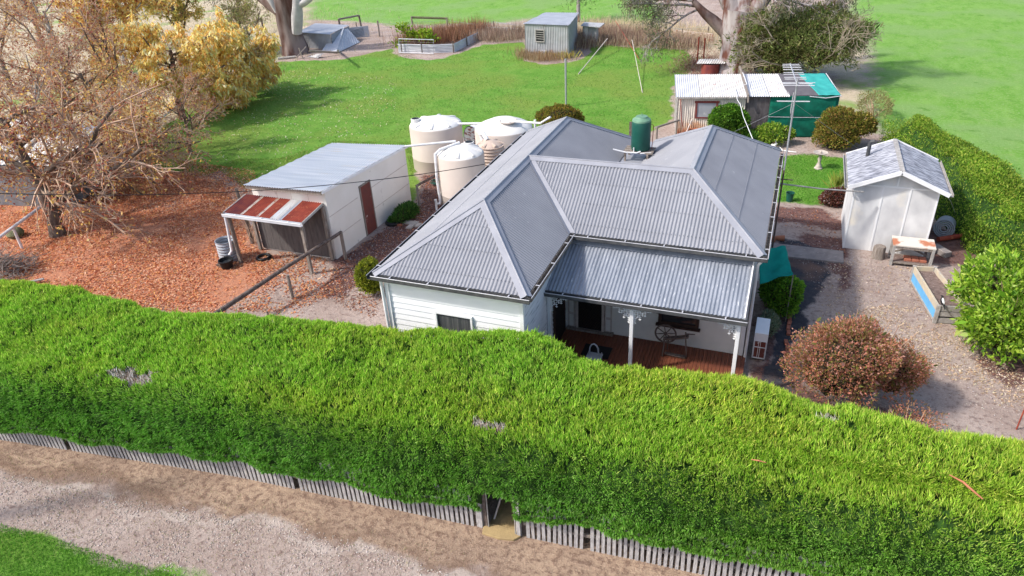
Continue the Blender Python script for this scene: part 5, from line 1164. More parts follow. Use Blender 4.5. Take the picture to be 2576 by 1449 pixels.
MB().slab([S(5.0, .0, zf_+.02), S(6.35, .0, zf_+.02), S(5.85, DP, zk+.02), S(4.9, DP, zk+.02)], .02).build('dark_roof_sheet', 'tarboard', ts)
gt = MB(); n_ = 16; A_, B_, C_, D_ = S(6.33, .0, zf_+.02), S(7.2, .12, zf_+.02)*0+S(7.22, .12, zf_+.02), S(7.15, DP, zk+.02), S(5.87, DP, zk+.02)
gt = MB(); A_, B_, C_, D_ = S(5.35+.95, .0, zf_+.03), S(7.25+1.75-1.75+.0, .0, zf_+.03), S(7.1, DP, zk+.03), S(5.85, DP, zk+.03)
def clothgrid(A_, B_, C_, D_, sag, nm, m_, par, amp=.02, n_=20):
    mb = MB(); nrm = (B_-A_).cross(D_-A_).normalized()
    for j in range(n_+1):
        for i in range(n_+1):
            a, b = i/n_, j/n_; q_ = (A_*(1-a)+B_*a)*(1-b)+(D_*(1-a)+C_*a)*b
            q_ = q_+nrm*(sag*math.sin(math.pi*a)*math.sin(math.pi*b)+amp*math.sin(14*a+5*b)*math.sin(9*b+2*a)); mb.v.append(tuple(q_))
    for j in range(n_):
        for i in range(n_): k = j*(n_+1)+i; mb.f.append((k, k+1, k+n_+2, k+n_+1))
    o = mb.build(nm, m_, par, smooth=True); s_ = o.modifiers.new('s', 'SOLIDIFY'); s_.thickness = .008; return o
clothgrid(A_, B_, C_, D_, -.05, 'shade_roof', 'shadetop', ts, .01)
MB().beam(S(3.17, -.22, zf_-.25), S(3.17, -.1, zf_+.1), .07, .06).beam(S(3.17, -.15, zf_+.05), S(3.05, DP+.2, zk+.35), .09, .05).build('divider_plank', 'wood', ts)
MB().slab([S(3.15, .03, 0), S(4.2, .03, 0), S(4.2, .03, zf_-.06), S(3.15, .03, zf_-.06)], .0).build('grey_board_panel', 'greyboard', ts)
gp_ = []
clothgrid(S(4.2, 0, 1.0), S(7.2, -.02, .98), S(7.2, 0, zf_-.02), S(4.2, 0, zf_-.02), .04, 'shade_wall', 'shade', ts, .018)
clothgrid(S(4.2, .03, .02), S(7.2, .03, .02), S(7.2, .0, 1.0), S(4.2, .02, 1.02), .03, 'shade_wall', 'shade', ts, .018)
clothgrid(S(7.2, 0, .02), S(7.15, DP, .02), S(7.15, DP, zk), S(7.2, 0, zf_), .03, 'shade_wall', 'shade', ts, .018)
mb = MB().tube([S(4.2, -.02, 1.0), S(5.7, -.06, .985), S(7.2, -.04, .98)], .012, 6).tube([S(5.9, -.04, zf_-.02), S(6.6, -.06, zf_-.09), S(7.28, -.04, zf_)], .02, 6).tube([S(7.25, -.03, zf_), S(7.15, DP, zk+.03)], .02, 6); mb.build('shade_hem', 'palezinc', ts)
for a in (4.2, 7.2): MB().tube([S(a, .06, 0), S(a, .06, zf_)], .03, 8).build('frame_post', 'palewood', ts)
wn = MB()
x0_, x1_, z0_, z1_ = .92, 1.78, .98, 1.66
for (a, b, c_, d_) in ((x0_-.07, x0_, z0_, z1_), (x1_, x1_+.07, z0_, z1_), (x0_-.14, x1_+.14, z1_, z1_+.09), (x0_-.07, x1_+.07, z0_-.06, z0_)):
    q4 = [S(a, -.05, c_), S(b, -.05, c_), S(b, .02, c_), S(a, .02, c_), S(a, -.05, d_), S(b, -.05, d_), S(b, .02, d_), S(a, .02, d_)]; wn.add(q4, [(0, 3, 2, 1), (4, 5, 6, 7), (0, 1, 5, 4), (1, 2, 6, 5), (2, 3, 7, 6), (3, 0, 4, 7)])
wo = wn.build('window', 'darkrust', ts); MB().add([S(x0_, -.02, z0_), S(x1_, -.02, z0_), S(x1_, -.02, z1_), S(x0_, -.02, z1_)], [(0, 1, 2, 3)]).build('pane', 'zinc', wo)
MB().tube([S(-.02, -.12, zf_-.05), S(-.02, -.1, 0)], .03, 8).tube([S(0, -.14, zf_-.06), S(3.1, -.14, zf_-.06)], .035, 8).build('gutter_pipe', 'palewood', ts)
MB().tube([S(.12, -.14, zf_-.1), S(.2, -.3, 1.0), S(.45, -.5, .0)], .02, 6).top('leaning_pole', 'rust', 'thin rusty pole leaning on the front of the tin shed', 'pole')
MB().tube([S(.72, -.3, 1.0), S(.3, -.75, .0)], .028, 6).top('leaning_timber', 'pinktrim', 'pale timber leaning low against the rusty tin wall', 'plank')
c = S(.85, -.45, 0); MB().lathe(c, [(.26, 0), (.33, .42), (.35, .43), (.35, .47), (.30, .46), (.24, .1), (.001, .1)], 24, close=False).top('brown_tub', 'terracotta', 'brown tub on the ground before the tin shed wall', 'tub', smooth=True)
c = P(1695, 372); torus((c.x, c.y, .08), .28, .04).top('yellow_hose', 'yellow', 'coil of yellow hose beside the post and rail left of the tin shed', 'hose', smooth=True)
pr_ = empty('rail_fence', P(1672, 350), 'short two post rail left of the tin shed behind the roof tank', 'fence')
a_, b_ = P(1650, 372), P(1700, 352)
for q_ in (a_, b_): MB().tube([q_, q_+V(0, 0, 1.0)], .05, 8).build('post', 'wood', pr_)
MB().tube([a_+V(-.1, 0, .96), b_+V(.1, 0, .98)], .05, 8).build('rail', 'wood', pr_)
MB().beam(P(1588, 372), P(1588, 372)+V(0, 0, 1.25), .25, .06).top('upright_board', 'darkwood', 'dark upright board seen just left of the roof tank', 'board')
# white cable from the shed pole to the house
MB().tube([S(3.05, 1.8, zk+.4), S(3.2, 1.0, zk+.05), P(1850, 222, 2.12), P(1855, 252, 2.1), P(1862, 262, 2.12), P(1870, 293, 2.35), P(1894, 351, 3.05)], .014, 6).top('white_cable', 'trim', 'crooked white cable drooping from the tin shed roof to the rear of the house', 'cable')

# ================================================================== POWER LINE
A_ = V(.0, 7.2, 3.42); B_ = P(-900, 418, 6.5); pts = []
for i in range(49):
    t = i/48; q_ = A_*(1-t)+B_*t; pts.append(q_-V(0, 0, 3.6*t*(1-t)*1.0))
MB().tube(pts, .013, 6).top('power_cable', 'black', 'thin black overhead cable crossing from the left edge to the house roof', 'cable')

# ================================================================== BUSHES
G1 = [(.07, .17, .015), (.12, .25, .02), (.045, .11, .012)]
bush('box_shrub', S(2.35, -.85, .95), (.92, .66, 1.02), 9000, .11, [(.10, .25, .02), (.17, .34, .03), (.05, .14, .015)], 'rounded bright green shrub growing before the tin shed window', seed=3, amp=.16)
bush('round_shrub', (-2.1, 21.4, .45), (1.15, .95, .85), 9000, .09, [(.19, .20, .025), (.28, .24, .035), (.10, .12, .02), (.30, .17, .04)], 'olive brown rounded shrub on the lawn behind the rear left roof', seed=5)
c = P(1946, 364); bush('leafy_shrub', (c.x, c.y, .45), (.85, .6, .62), 4200, .13, [(.20, .34, .03), (.34, .44, .06), (.10, .20, .02)], 'light green leafy shrub below the shadecloth at the left', seed=8, amp=.3, core=None, shell=.8, stems=8)
c = P(1905, 360); bush('fern_clump', (c.x, c.y, .2), (.7, .45, .35), 2200, .2, [(.09, .24, .03), (.14, .30, .04)], 'low green clump behind the right roof below the shadecloth', seed=9, lw=.16, up=.9)
c = P(2113, 372); bush('brown_shrub', (c.x, c.y, .75), (1.25, .95, 1.02), 12000, .10, [(.20, .20, .03), (.30, .18, .05), (.12, .16, .02), (.34, .28, .06)], 'large mottled brown and green shrub right of the bird bath', seed=12, amp=.2, stems=6)
c = P(2195, 300); bush('straggly_shrub', (c.x, c.y, .4), (1.0, 1.6, .85), 5200, .13, [(.30, .30, .10), (.24, .20, .08), (.38, .36, .16)], 'straggly dry shrub at the right end of the green shadecloth', seed=14, amp=.35, core=None, shell=.9, lw=.2, stems=14)
c = P(2098, 518); bush('flower_shrub', (c.x, c.y, .25), (.62, .42, .42), 3600, .07, [(.20, .06, .05), (.12, .05, .04), (.26, .12, .07), (.72, .62, .62)], 'small dark red shrub dotted with white flowers left of the white shed', seed=16, wts=[3, 3, 2, .5])
c = P(2108, 500); fc = bush('spiky_plant', (c.x, c.y+.1, .3), (.25, .25, .3), 140, .55, [(.24, .30, .05), (.34, .38, .08)], 'yellow green spiky plant rising behind the dark red flower shrub', 'plant', seed=17, core=None, lw=.08, up=1.6, shell=.9)
c = P(2128, 505); bush('small_lime_shrub', (c.x, c.y+.2, .35), (.22, .3, .35), 900, .08, [(.30, .42, .04), (.22, .36, .03)], 'small lime green shrub squeezed against the left wall of the white shed', seed=18)
bush('side_shrub', (9.48, 6.35, .5), (.55, .72, .62), 5200, .085, [(.13, .30, .02), (.20, .38, .03), (.07, .18, .02)], 'bright green shrub under the green cloth awning', seed=20)
bush('silver_shrub', (9.25, 5.05, .2), (.28, .6, .34), 2400, .09, [(.22, .30, .20), (.16, .22, .12), (.34, .34, .22)], 'grey green low plants in the narrow bed along the right house wall', 'plant', seed=21, lw=.25, up=.8)
c = P(929, 742); bush('small_olive_shrub', (c.x+.05, c.y+.1, .5), (.42, .42, .62), 4200, .075, [(.24, .30, .02), (.34, .36, .03), (.13, .18, .02)], 'olive yellow shrub at the left wall corner of the house', seed=23, amp=.25)
c = P(1015, 545); bush('weeds', (-4.6, 9.5, .12), (.35, .8, .42), 3200, .14, [(.06, .17, .03), (.12, .24, .04), (.04, .10, .02)], 'dark green weeds growing along the garage wall behind the tyre', 'plants', seed=24, lw=.2, up=.9)
bush('tyre_plant', (-4.8, 8.75, .12), (.2, .2, .2), 700, .1, [(.07, .2, .03), (.12, .26, .05)], 'small green plant growing inside the old tyre', 'plant', seed=25)
# red bush
rbu = bush('red_shrub', (11.30, 2.5, 1.0), (1.36, 1.15, 1.5), 32000, .056, [(.54, .21, .14), (.42, .20, .10), (.27, .24, .06), (.66, .36, .28), (.18, .19, .05)], 'big coppery red and olive shrub on the yard behind the right part of the hedge', seed=30, amp=.42, stems=34, kc=.55, wts=[3, 3, 2, 2, 1.5], shell=.62, spike=.03)
bush('red_shrub_spray', (12.35, 1.5, .35), (.8, .55, .5), 2200, .055, [(.62, .26, .2), (.46, .24, .13), (.3, .2, .08)], 'low spray of sparse red foliage right of the big coppery shrub', seed=31, amp=.4, stems=16, core=None, shell=.85)
# green bush at right edge
bush('lemon_tree', (15.25, 6.1, 1.0), (1.45, 1.55, 1.28), 20000, .12, [(.26, .44, .035), (.38, .54, .06), (.15, .30, .02), (.46, .58, .14), (.08, .18, .015)], 'bright yellow green glossy leaved bush at the right edge overhanging the raised bed', 'bush', seed=33, amp=.42, stems=22, kc=.6, wts=[3, 3, 2, 1.2, 1.5], lw=.42, shell=.6, spike=.05)
# long hedge mass on the right
def mound(name, foot, H, n, ls, cols, label, cat, seed, edge=.7, wts=None, core='core', up=.4, lw=.35, hn=.5):
    pl = np.array(foot); t = empty(name, (*pl.mean(0), 0), label, cat)
    def height(x, y):
        d = sdist(x+(fbm(x*.7, y*.7, seed)-.5)*1.2, y+(fbm(x*.7, y*.7, seed+9)-.5)*1.2, foot); s_ = np.clip(d/edge, 0, 1); return H*(1-(1-s_)**2.2)*(1-hn*.5+hn*fbm(x*.55, y*.55, seed+3)), d
    a, b = pl.min(0)-.5, pl.max(0)+.5; xy = rng.uniform(a, b, (n*3, 2)); h_, d = height(xy[:, 0], xy[:, 1]); k = d > 0; xy, h_, d = xy[k][:n], h_[k][:n], d[k][:n]; m = len(xy)
    z = np.where(d < edge*.9, h_*rng.uniform(.1, 1, m), h_-rng.random(m)**2*.25)
    nz2 = int(n*.45); f2 = []
    for i in range(len(foot)):
        f2.append((np.array(foot[i]), np.array(foot[(i+1) % len(foot)])))
    ln = np.array([np.linalg.norm(q_-p_) for p_, q_ in f2]); ii = rng.choice(len(f2), nz2, p=ln/ln.sum()); tt = rng.random(nz2)[:, None]
    e_ = np.array([f2[i][0] for i in ii])*(1-tt)+np.array([f2[i][1] for i in ii])*tt+rng.normal(size=(nz2, 2))*.25; he, de = height(e_[:, 0], e_[:, 1]); hh = H*.75*rng.random(nz2)
    k = (de > -.15) & (de < edge); e_ = e_[k]; hh = hh[k]
    pos = np.concatenate([np.column_stack([xy, np.maximum(z, .03)]), np.column_stack([e_, hh])]); m = len(pos); dd_ = rdir(m); dd_[:, 2] = np.abs(dd_[:, 2])+up
    L_ = rng.uniform(.6, 1.3, m)*ls; cl = pal(m, cols, wts); cl *= (.7+.6*fbm(pos[:, 0]*1.1, pos[:, 1]*1.1, seed+5))[:, None]
    leafmesh('foliage', pos, dd_, L_, L_*lw, np.clip(cl, 0, .9), 'leaf', t)
    gx_ = np.arange(a[0], b[0], .25); gy_ = np.arange(a[1], b[1], .25); X, Y = np.meshgrid(gx_, gy_); h2_, d2_ = height(X.ravel(), Y.ravel()); zz = np.where(d2_ > 0, h2_*.88-.06, -.3); nx_ = len(gx_)
    q = (np.arange(len(gy_)-1)[:, None]*nx_+np.arange(nx_-1)[None, :]).ravel(); qd = np.stack([q, q+1, q+nx_+1, q+nx_], 1); kk = (zz[qd] > 0).any(1); 
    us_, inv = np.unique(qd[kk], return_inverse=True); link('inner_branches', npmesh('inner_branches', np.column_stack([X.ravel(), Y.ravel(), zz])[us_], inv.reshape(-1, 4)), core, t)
    return t
ft = [tuple(P(*q_, z_)[:2]) for q_, z_ in (((2235, 318), .8), ((2330, 300), 1.3), ((2410, 325), 1.5), ((2500, 372), 1.5), ((2576, 432), 1.5), ((2760, 560), 1.5), ((2760, 790), 0), ((2576, 692), 0), ((2500, 665), 0), ((2440, 632), 0), ((2372, 575), 0), ((2330, 500), 0), ((2215, 360), 0))]
mound('privet_hedge', ft, 1.55, 80000, .085, [(.20, .36, .03), (.32, .45, .05), (.11, .23, .015), (.46, .50, .09), (.05, .12, .01)], 'broad overgrown yellow green hedge running down the right side behind the white shed', 'hedge', 41, wts=[3, 3, 2.5, 1.4, 1.2])
# garden weeds and reeds at the rear boundary
def reeds(name, pts, n, L_, cols, label, cat='grass', kind='stuff', w_=.03, z=0, lean=.35, spread=.5):
    pts = [np.array(P(*p_)[:2]) for p_ in pts]; i = rng.integers(0, len(pts)-1, n); t = rng.random(n)[:, None]
    xy = np.array([pts[j] for j in i])*(1-t)+np.array([pts[j+1] for j in i])*t+rng.normal(size=(n, 2))*spread; pos = np.column_stack([xy, np.zeros(n)+z]); d = rdir(n)*lean; d[:, 2] = 1
    L__ = rng.uniform(.4, 1.25, n)*L_*(.5+fbm(xy[:, 0]*.8, xy[:, 1]*.8, 66)); o = leafmesh(name, pos, d, L__, w_, pal(n, cols), 'dry', org=(0, 0, 0)); o['kind'] = kind; return tag(o, label, cat)
reeds('dry_reeds', [(1030, 112), (1100, 108), (1180, 92), (1195, 84)], 5200, 1.3, [(.34, .17, .10), (.46, .27, .16), (.24, .12, .07)], 'tall brown dry reeds filling the iron sided pen', spread=.8)
reeds('dry_weeds', [(1200, 92), (1250, 100), (1318, 92)], 3800, .9, [(.42, .30, .24), (.52, .40, .30), (.26, .18, .13)], 'dry pinkish weeds between the pen and the grey shed', spread=.9)
reeds('fence_weeds', [(1455, 120), (1490, 100), (1560, 105), (1640, 112), (1740, 118)], 11000, .95, [(.36, .24, .19), (.48, .36, .26), (.26, .15, .12), (.58, .46, .32)], 'band of dry brown weeds along the rear fence right of the grey shed', spread=.9)
reeds('straw_grass', [(1470, 78), (1560, 84), (1650, 92), (1760, 96)], 8000, .85, [(.66, .53, .34), (.56, .46, .30), (.74, .62, .44)], 'pale straw coloured long grass behind the rear fence', spread=1.6)
reeds('tree_foot_litter', [(1745, 150), (1770, 175), (1800, 180), (1760, 130)], 3000, .3, [(.34, .16, .12), (.46, .32, .26), (.22, .1, .08)], 'reddish bark litter around the foot of the big pale gum tree', spread=1.1, lean=1.4)
reeds('yellow_iris', [(1385, 140), (1432, 148)], 260, .6, [(.66, .52, .16), (.46, .46, .10), (.56, .40, .12)], 'yellowed strappy leaves at the foot of the grey shed', spread=.35, w_=.07, lean=.8)
reeds('shed_weeds', [(1322, 140), (1350, 150), (1400, 150)], 1800, .6, [(.34, .22, .12), (.42, .32, .2)], 'dry weeds around the front of the grey shed', spread=.5)
reeds('field_tufts', [(120, 160), (300, 90), (500, 60), (690, 60), (700, 100), (560, 150)], 9000, .35, [(.58, .48, .34), (.42, .38, .2), (.66, .56, .44)], 'pale dry grass tufts of the field behind the autumn trees', spread=5)

# ================================================================== REAR BOUNDARY
gs = empty('grey_shed', (-7.9, 38.5, 0), 'grey corrugated iron hut with louvred window standing on the far side of the lawn', 'shed')
a0, a1, b0_, b1_ = V(-9.62, 37.2, 0), V(-6.30, 36.85, 0), V(-9.3, 41.0, 0), V(-6.85, 41.0, 0); hf_, hb_ = 2.20, 2.30
def up(v, z): return V(v.x, v.y, z)
MB().corr([a0, a1, up(a1, hf_), up(a0, hf_)], (0, 0, 1), pitch=.13, amp=.022).build('front_wall', 'zincwall', gs)
MB().corr([a1, b1_, up(b1_, hb_), up(a1, hf_)], (0, 0, 1), pitch=.13, amp=.02).build('side_wall', 'zinc', gs); MB().corr([a0, b0_, up(b0_, hb_), up(a0, hf_)], (0, 0, 1), pitch=.13, amp=.02).build('side_wall', 'zinc', gs)
MB().corr([b0_, b1_, up(b1_, hb_), up(b0_, hb_)], (0, 0, 1), pitch=.13, amp=.02).build('back_wall', 'zinc', gs)
MB().corr([up(a0, hf_+.05)+V(-.1, -.12, 0), up(a1, hf_+.05)+V(.1, -.12, 0), up(b1_, hb_+.05)+V(.1, .1, 0), up(b0_, hb_+.05)+V(-.1, .1, 0)], (0, 1, 0), pitch=.14, amp=.022).build('roof', 'palezinc', gs)
wd_ = (a1-a0).normalized(); w0 = a0+wd_*.85; w1_ = a0+wd_*1.52; of = V(0, -.05, 0)
wn = MB().beam(up(w0, 1.05)+of, up(w0, 1.85)+of, .06, .06).beam(up(w1_, 1.05)+of, up(w1_, 1.85)+of, .06, .06).beam(up(w0, 1.85)+of, up(w1_, 1.85)+of, .06, .06).beam(up(w0, 1.05)+of, up(w1_, 1.05)+of, .07, .06).build('window', 'palewood', gs)
MB().add([up(w0, 1.06)+of*.8, up(w1_, 1.06)+of*.8, up(w1_, 1.84)+of*.8, up(w0, 1.84)+of*.8], [(0, 1, 2, 3)]).build('pane', 'black', wn)
mb = MB()
for k in range(4): mb.beam(up(w0, 1.25+.15*k)+of*1.1, up(w1_, 1.23+.15*k)+of*1.1, .015, .035)
mb.build('louvre', 'palewood', wn)
q_ = a0+wd_*1.0; MB().corr([up(q_, .02)+of, up(q_+wd_*.7, .02)+of, up(q_+wd_*.7, .5)+of, up(q_, .5)+of], (0, 0, 1), pitch=.13, amp=.02).build('patch_sheet', 'palezinc', gs)
ph = empty('privy', (-5.2, 41.2, 0), 'small leaning hut with pale roof just behind the right side of the grey shed', 'shed')
MB().slab([(-6.5, 40.7, 1.52), (-5.0, 40.6, 1.46), (-4.9, 41.6, 1.56), (-6.5, 41.7, 1.6)], .05).build('roof', 'zincwall', ph); MB().box(-6.4, -5.35, 40.9, 41.5, 0, 1.48).build('wall', 'zincwall', ph)
MB().box(-6.3, -6.0, 40.86, 40.90, .05, 1.4).build('door', 'tanklid', ph)
c = P(1455, 55); mb = MB().tube([c, c+V(0, 0, 1.6), c+V(.1, 0, 3)], [.2, .16, .1], 8); tt_ = empty('small_tree', c, 'slim green trunked tree just behind the little hut in the paddock', 'tree')
mb.build('trunk', 'gum', tt_, smooth=True); n = 2500; pos = rng.normal(size=(n, 3))*np.array([.7, .7, 1.1])+np.array([c.x+.1, c.y, 3.6]); leafmesh('leaves', pos, rdir(n), .2, .08, pal(n, [(.12, .22, .06), (.2, .3, .1)]), 'leaf', tt_)
# lawn pole and props
a_ = P(1424, 268); MB().tube([a_, a_+V(0, 0, 2.62)], .055, 10).top('clothesline_post', 'metal', 'single upright grey metal post standing on the lawn behind the house', 'post', smooth=True)
a_ = P(1455, 187); b_ = P(1528, 97, 0.9); MB().tube([a_+V(0, 0, .02), b_], .032, 6).top('leaning_pole', 'pinktrim', 'pale pinkish pole lying askew on the lawn edge right of the grey shed', 'pole')
a_ = P(1616, 234); b_ = P(1590, 100, 1.0); MB().tube([a_+V(0, 0, .02), b_], .022, 6).top('leaning_pole', 'pinktrim', 'thin pale pole on the lawn, longer and steeper than the one by the grey shed', 'pole')
a_ = P(1608, 150); b_ = P(1548, 52, 1.2); MB().tube([a_+V(0, 0, .02), b_], .022, 6).top('leaning_pole', 'rust', 'thin rusty brown pole leaning left over the dry weeds at the lawn edge', 'pole')
# pen of corrugated iron
def ironfence(pts, h_, name, label, par=None, m_='palezinc', cat='fence', pitch=.11):
    t = par or empty(name, pts[0], label, cat)
    for a, b in zip(pts[:-1], pts[1:]): MB().corr([a, b, b+V(0, 0, h_), a+V(0, 0, h_)], tuple((b-a).normalized()), pitch=pitch, amp=.02).build('iron_sheet', m_, t)
    return t
pn = empty('iron_pen', P(1080, 125), 'low pen of horizontal corrugated iron full of dry reeds at the rear lawn edge', 'pen')
pts = [P(1003, 131), P(1095, 133), P(1144, 131)]; ironfence(pts, .62, '', '', pn); ironfence([P(1144, 131), P(1172, 116), P(1203, 101)], .62, '', '', pn); ironfence([P(1003, 131), P(1012, 112)], .55, '', '', pn, 'zinc')
for q_ in ((1012, 132), (1063, 134), (1142, 132), (1176, 115), (1203, 100)): a_ = P(*q_); MB().tube([a_+V(0, -.05, 0), a_+V(0, -.05, .85)], .045, 6).build('post', 'darkwood', pn)
a_, b_ = P(1006, 134), P(1093, 137); gt_ = empty('metal_gate', a_, 'pale tubular metal gate leaning against the front of the iron pen', 'gate')
mb = MB().tube([a_+V(0, -.12, .08), b_+V(0, -.12, .08), b_+V(0, .1, 1.05), a_+V(0, .1, 1.05), a_+V(0, -.12, .08)], .035, 6); mb.build('gate_frame', 'palezinc', gt_)
mb = MB()
for k in range(1, 5): f = k/5; mb.tube([a_+V(0, -.12+.22*f, .08+.97*f), b_+V(0, -.12+.22*f, .08+.97*f)], .008, 4)
mb.build('gate_wire', 'zinc', gt_)
tr_ = empty('fig_sapling', P(1040, 118), 'sapling with bright yellow green leaves growing in the iron sided pen', 'tree')
c = np.array(P(1045, 118)); sg = [(c, c+[-.3, 0, 1.0], .04, .03), (c+[-.3, 0, 1.0], c+[.9, -.1, 1.5], .03, .012), (c+[-.3, 0, 1.], c+[-.9, 0, 1.6], .03, .012)]; segmesh('trunk', sg, 'twig', tr_, 5)
n = 900; ctr = np.array([[-1.2, -.4, .3], [-.9, 0, 1.5], [-.2, 0, 1.0], [.3, 0, .9], [.9, 0, 1.15], [1.3, -.1, .8]]); i = rng.integers(0, 6, n); pos = c+ctr[i]+rng.normal(size=(n, 3))*np.array([.32, .25, .16]); leafmesh('leaves', pos, rdir(n), .22, .15, pal(n, [(.34, .46, .03), (.22, .36, .03)]), 'leaf', tr_)
# post and wire fence along the paddock
wf = empty('wire_fence', P(1150, 86), 'timber post and wire fence running along the far side of the lawn', 'fence')
px_ = [(865, 88, .9), (900, 86, 1.0), (955, 92, 1.3), (1040, 88, 1.5), (1127, 82, 1.2), (1196, 92, 1.0), (1243, 78, .8), (1330, 88, .7), (1540, 92, .9), (1632, 86, .8), (1715, 100, .8), (1780, 98, .9)]
for x, y, h_ in px_: a_ = P(x, y); MB().tube([a_, a_+V(0, 0, h_)], .07 if h_ > 1.1 else .04, 7).build('post', 'darkwood' if h_ < 1.1 else 'wood', wf)
for z in (.35, .7, 1.0):
    MB().tube([P(x, y, 0)+V(0, 0, min(z, h_-.03)) for x, y, h_ in px_], .010, 4).build('wire', 'zinc', wf)
rl = empty('horse_rail', P(1085, 84), 'heavy mossy rail on two posts in the rear fence above the iron pen', 'rail')
MB().tube([P(1040, 88)+V(0, .1, 1.42), P(1127, 82)+V(0, .1, 1.14)], .10, 8).build('rail', mat('mossy_log', (.13, .15, .06), (.2, .2, .12), sc=6, rough=.95), rl)
fr_ = empty('post_frame', P(880, 88), 'open frame of two posts and a slanting beam beside the collapsed shed', 'frame')
for x, y, h_ in ((862, 98, 1.6), (912, 84, 1.5)): a_ = P(x, y); MB().tube([a_, a_+V(-.1, 0, h_)], .08, 7).build('post', 'darkwood', fr_)
MB().tube([P(862, 98)+V(-.1, 0, 1.6), P(912, 84)+V(-.1, 0, 1.5)], .08, 7).build('beam', 'wood', fr_)
ironfence([P(872, 98), P(930, 92)], .9, 'iron_fence', 'sheet of pale corrugated iron standing behind the collapsed shed'); ironfence([P(878, 104)+V(0, 0, .1), P(918, 98)+V(0, 0, .3)], .65, 'iron_fence', 'tilted blue grey iron sheet in front of the pale sheet by the collapsed shed', m_='zinc')
ironfence([P(1216, 82), P(1262, 84), P(1322, 88)], .5, 'iron_fence', 'low corrugated iron strip running left from the grey shed')
ironfence([P(1655, 92), P(1720, 98), P(1792, 106)], .6, 'iron_fence', 'low rusty iron strip among weeds left of the big gum tree', m_='rustlight')
# collapsed shed
cs = empty('collapsed_shed', P(800, 110), 'collapsed grey iron shed in pieces beside the dark gum trunk', 'shed')
def Q(x, y, z): return P(x, y, z)
Ac, Bc, Cc, Dc = P(758, 120), P(838, 124), P(884, 101), P(800, 98)
MB().corr([up(Ac, 1.25)+V(0, -.15, 0), up(Bc, 1.18)+V(0, -.15, 0), up(Cc, 1.22), up(Dc, 1.29)], (-.2, -1, 0), pitch=.14, amp=.02).build('roof', 'palezinc', cs)
MB().corr([Ac, Bc, up(Bc, 1.15), up(Ac, 1.2)], (0, 0, 1), pitch=.14, amp=.02).build('wall', 'zincwall', cs)
MB().corr([Bc, Cc, up(Cc, 1.15), up(Bc, 1.15)], (0, 0, 1), pitch=.14, amp=.02).build('wall', 'zinc', cs)
MB().corr([Ac, Dc, up(Dc, 1.2), up(Ac, 1.2)], (0, 0, 1), pitch=.14, amp=.02).build('wall', 'zinc', cs)
A2, B2 = P(848, 112), P(872, 108)
def tri_sheet(q, nm='fallen_sheet', m_='palezinc'): MB().corr(q, tuple((q[0]-q[3])), pitch=.14, amp=.02).build(nm, m_, cs)
tri_sheet([P(808, 130, .05), P(846, 134, .03), up(B2, 1.25), up(A2, 1.3)]); tri_sheet([P(846, 134, .04), P(905, 106, .05), up(P(880, 104), 1.05), up(B2, 1.22)])
MB().corr([Q(775, 143, .05), Q(800, 146, .05), Q(815, 134, .3), Q(795, 132, .35)], (0, -1, 0), pitch=.14, amp=.02).build('fallen_sheet', 'palerust', cs)
mb = MB().tube([Q(850, 128, 0), Q(850, 128, 1.3)], .09, 7).tube([Q(745, 146, .1), Q(770, 118, .6)], .05, 6).tube([Q(762, 148, 0), Q(752, 120, .8)], .05, 6).tube([Q(778, 128, .6), Q(848, 132, .2)], .08, 6); mb.build('broken_timber', 'wood', cs)
a_, b_ = P(700, 150), P(745, 146); MB().tube([a_+V(0, 0, .08), b_+V(0, 0, .1)], .1, 6).top('fallen_log', 'palewood', 'pale fallen log at the foot of the dark gum trunk', 'log')
dr_ = P(1785, 192); MB().lathe(dr_, [(.55, 0), (.55, .8), (.52, .8), (.001, .7)], 20, close=False).top('rusty_drum', 'darkrust', 'rusty drum standing behind the left end of the tin shed roof', 'drum', smooth=True)
MB().corr([dr_+V(-.8, -.5, .86), dr_+V(.9, -.4, .9), dr_+V(.8, .6, .95), dr_+V(-.8, .5, .92)], (0, 1, 0), pitch=.14, amp=.02).top('iron_cover', 'palerust', 'scrap of rusty iron lying on top of the drum behind the tin shed', 'sheet')
for x, y, l_ in ((1753, 165, 'left of a pair of thin rusty stakes by the big gum tree'), (1768, 168, 'right of a pair of thin rusty stakes by the big gum tree')):
    a_ = P(x, y); MB().tube([a_, a_+V(0, 0, 1.8)], .05, 6).top('rusty_stake', 'rust', l_, 'stake')
a_, b_ = P(587, 130), P(664, 80); tf = empty('timber_rail_fence', a_, 'grey rail on dark posts crossing the dry field behind the yellow tree', 'fence')
MB().tube([a_+V(0, 0, 1.2), b_+V(0, 0, 1.2)], .09, 6).build('rail', 'wood', tf)
for t in (0, .5, 1): q_ = a_*(1-t)+b_*t; MB().tube([q_, q_+V(0, 0, 1.25)], .09, 6).build('post', 'darkwood', tf)
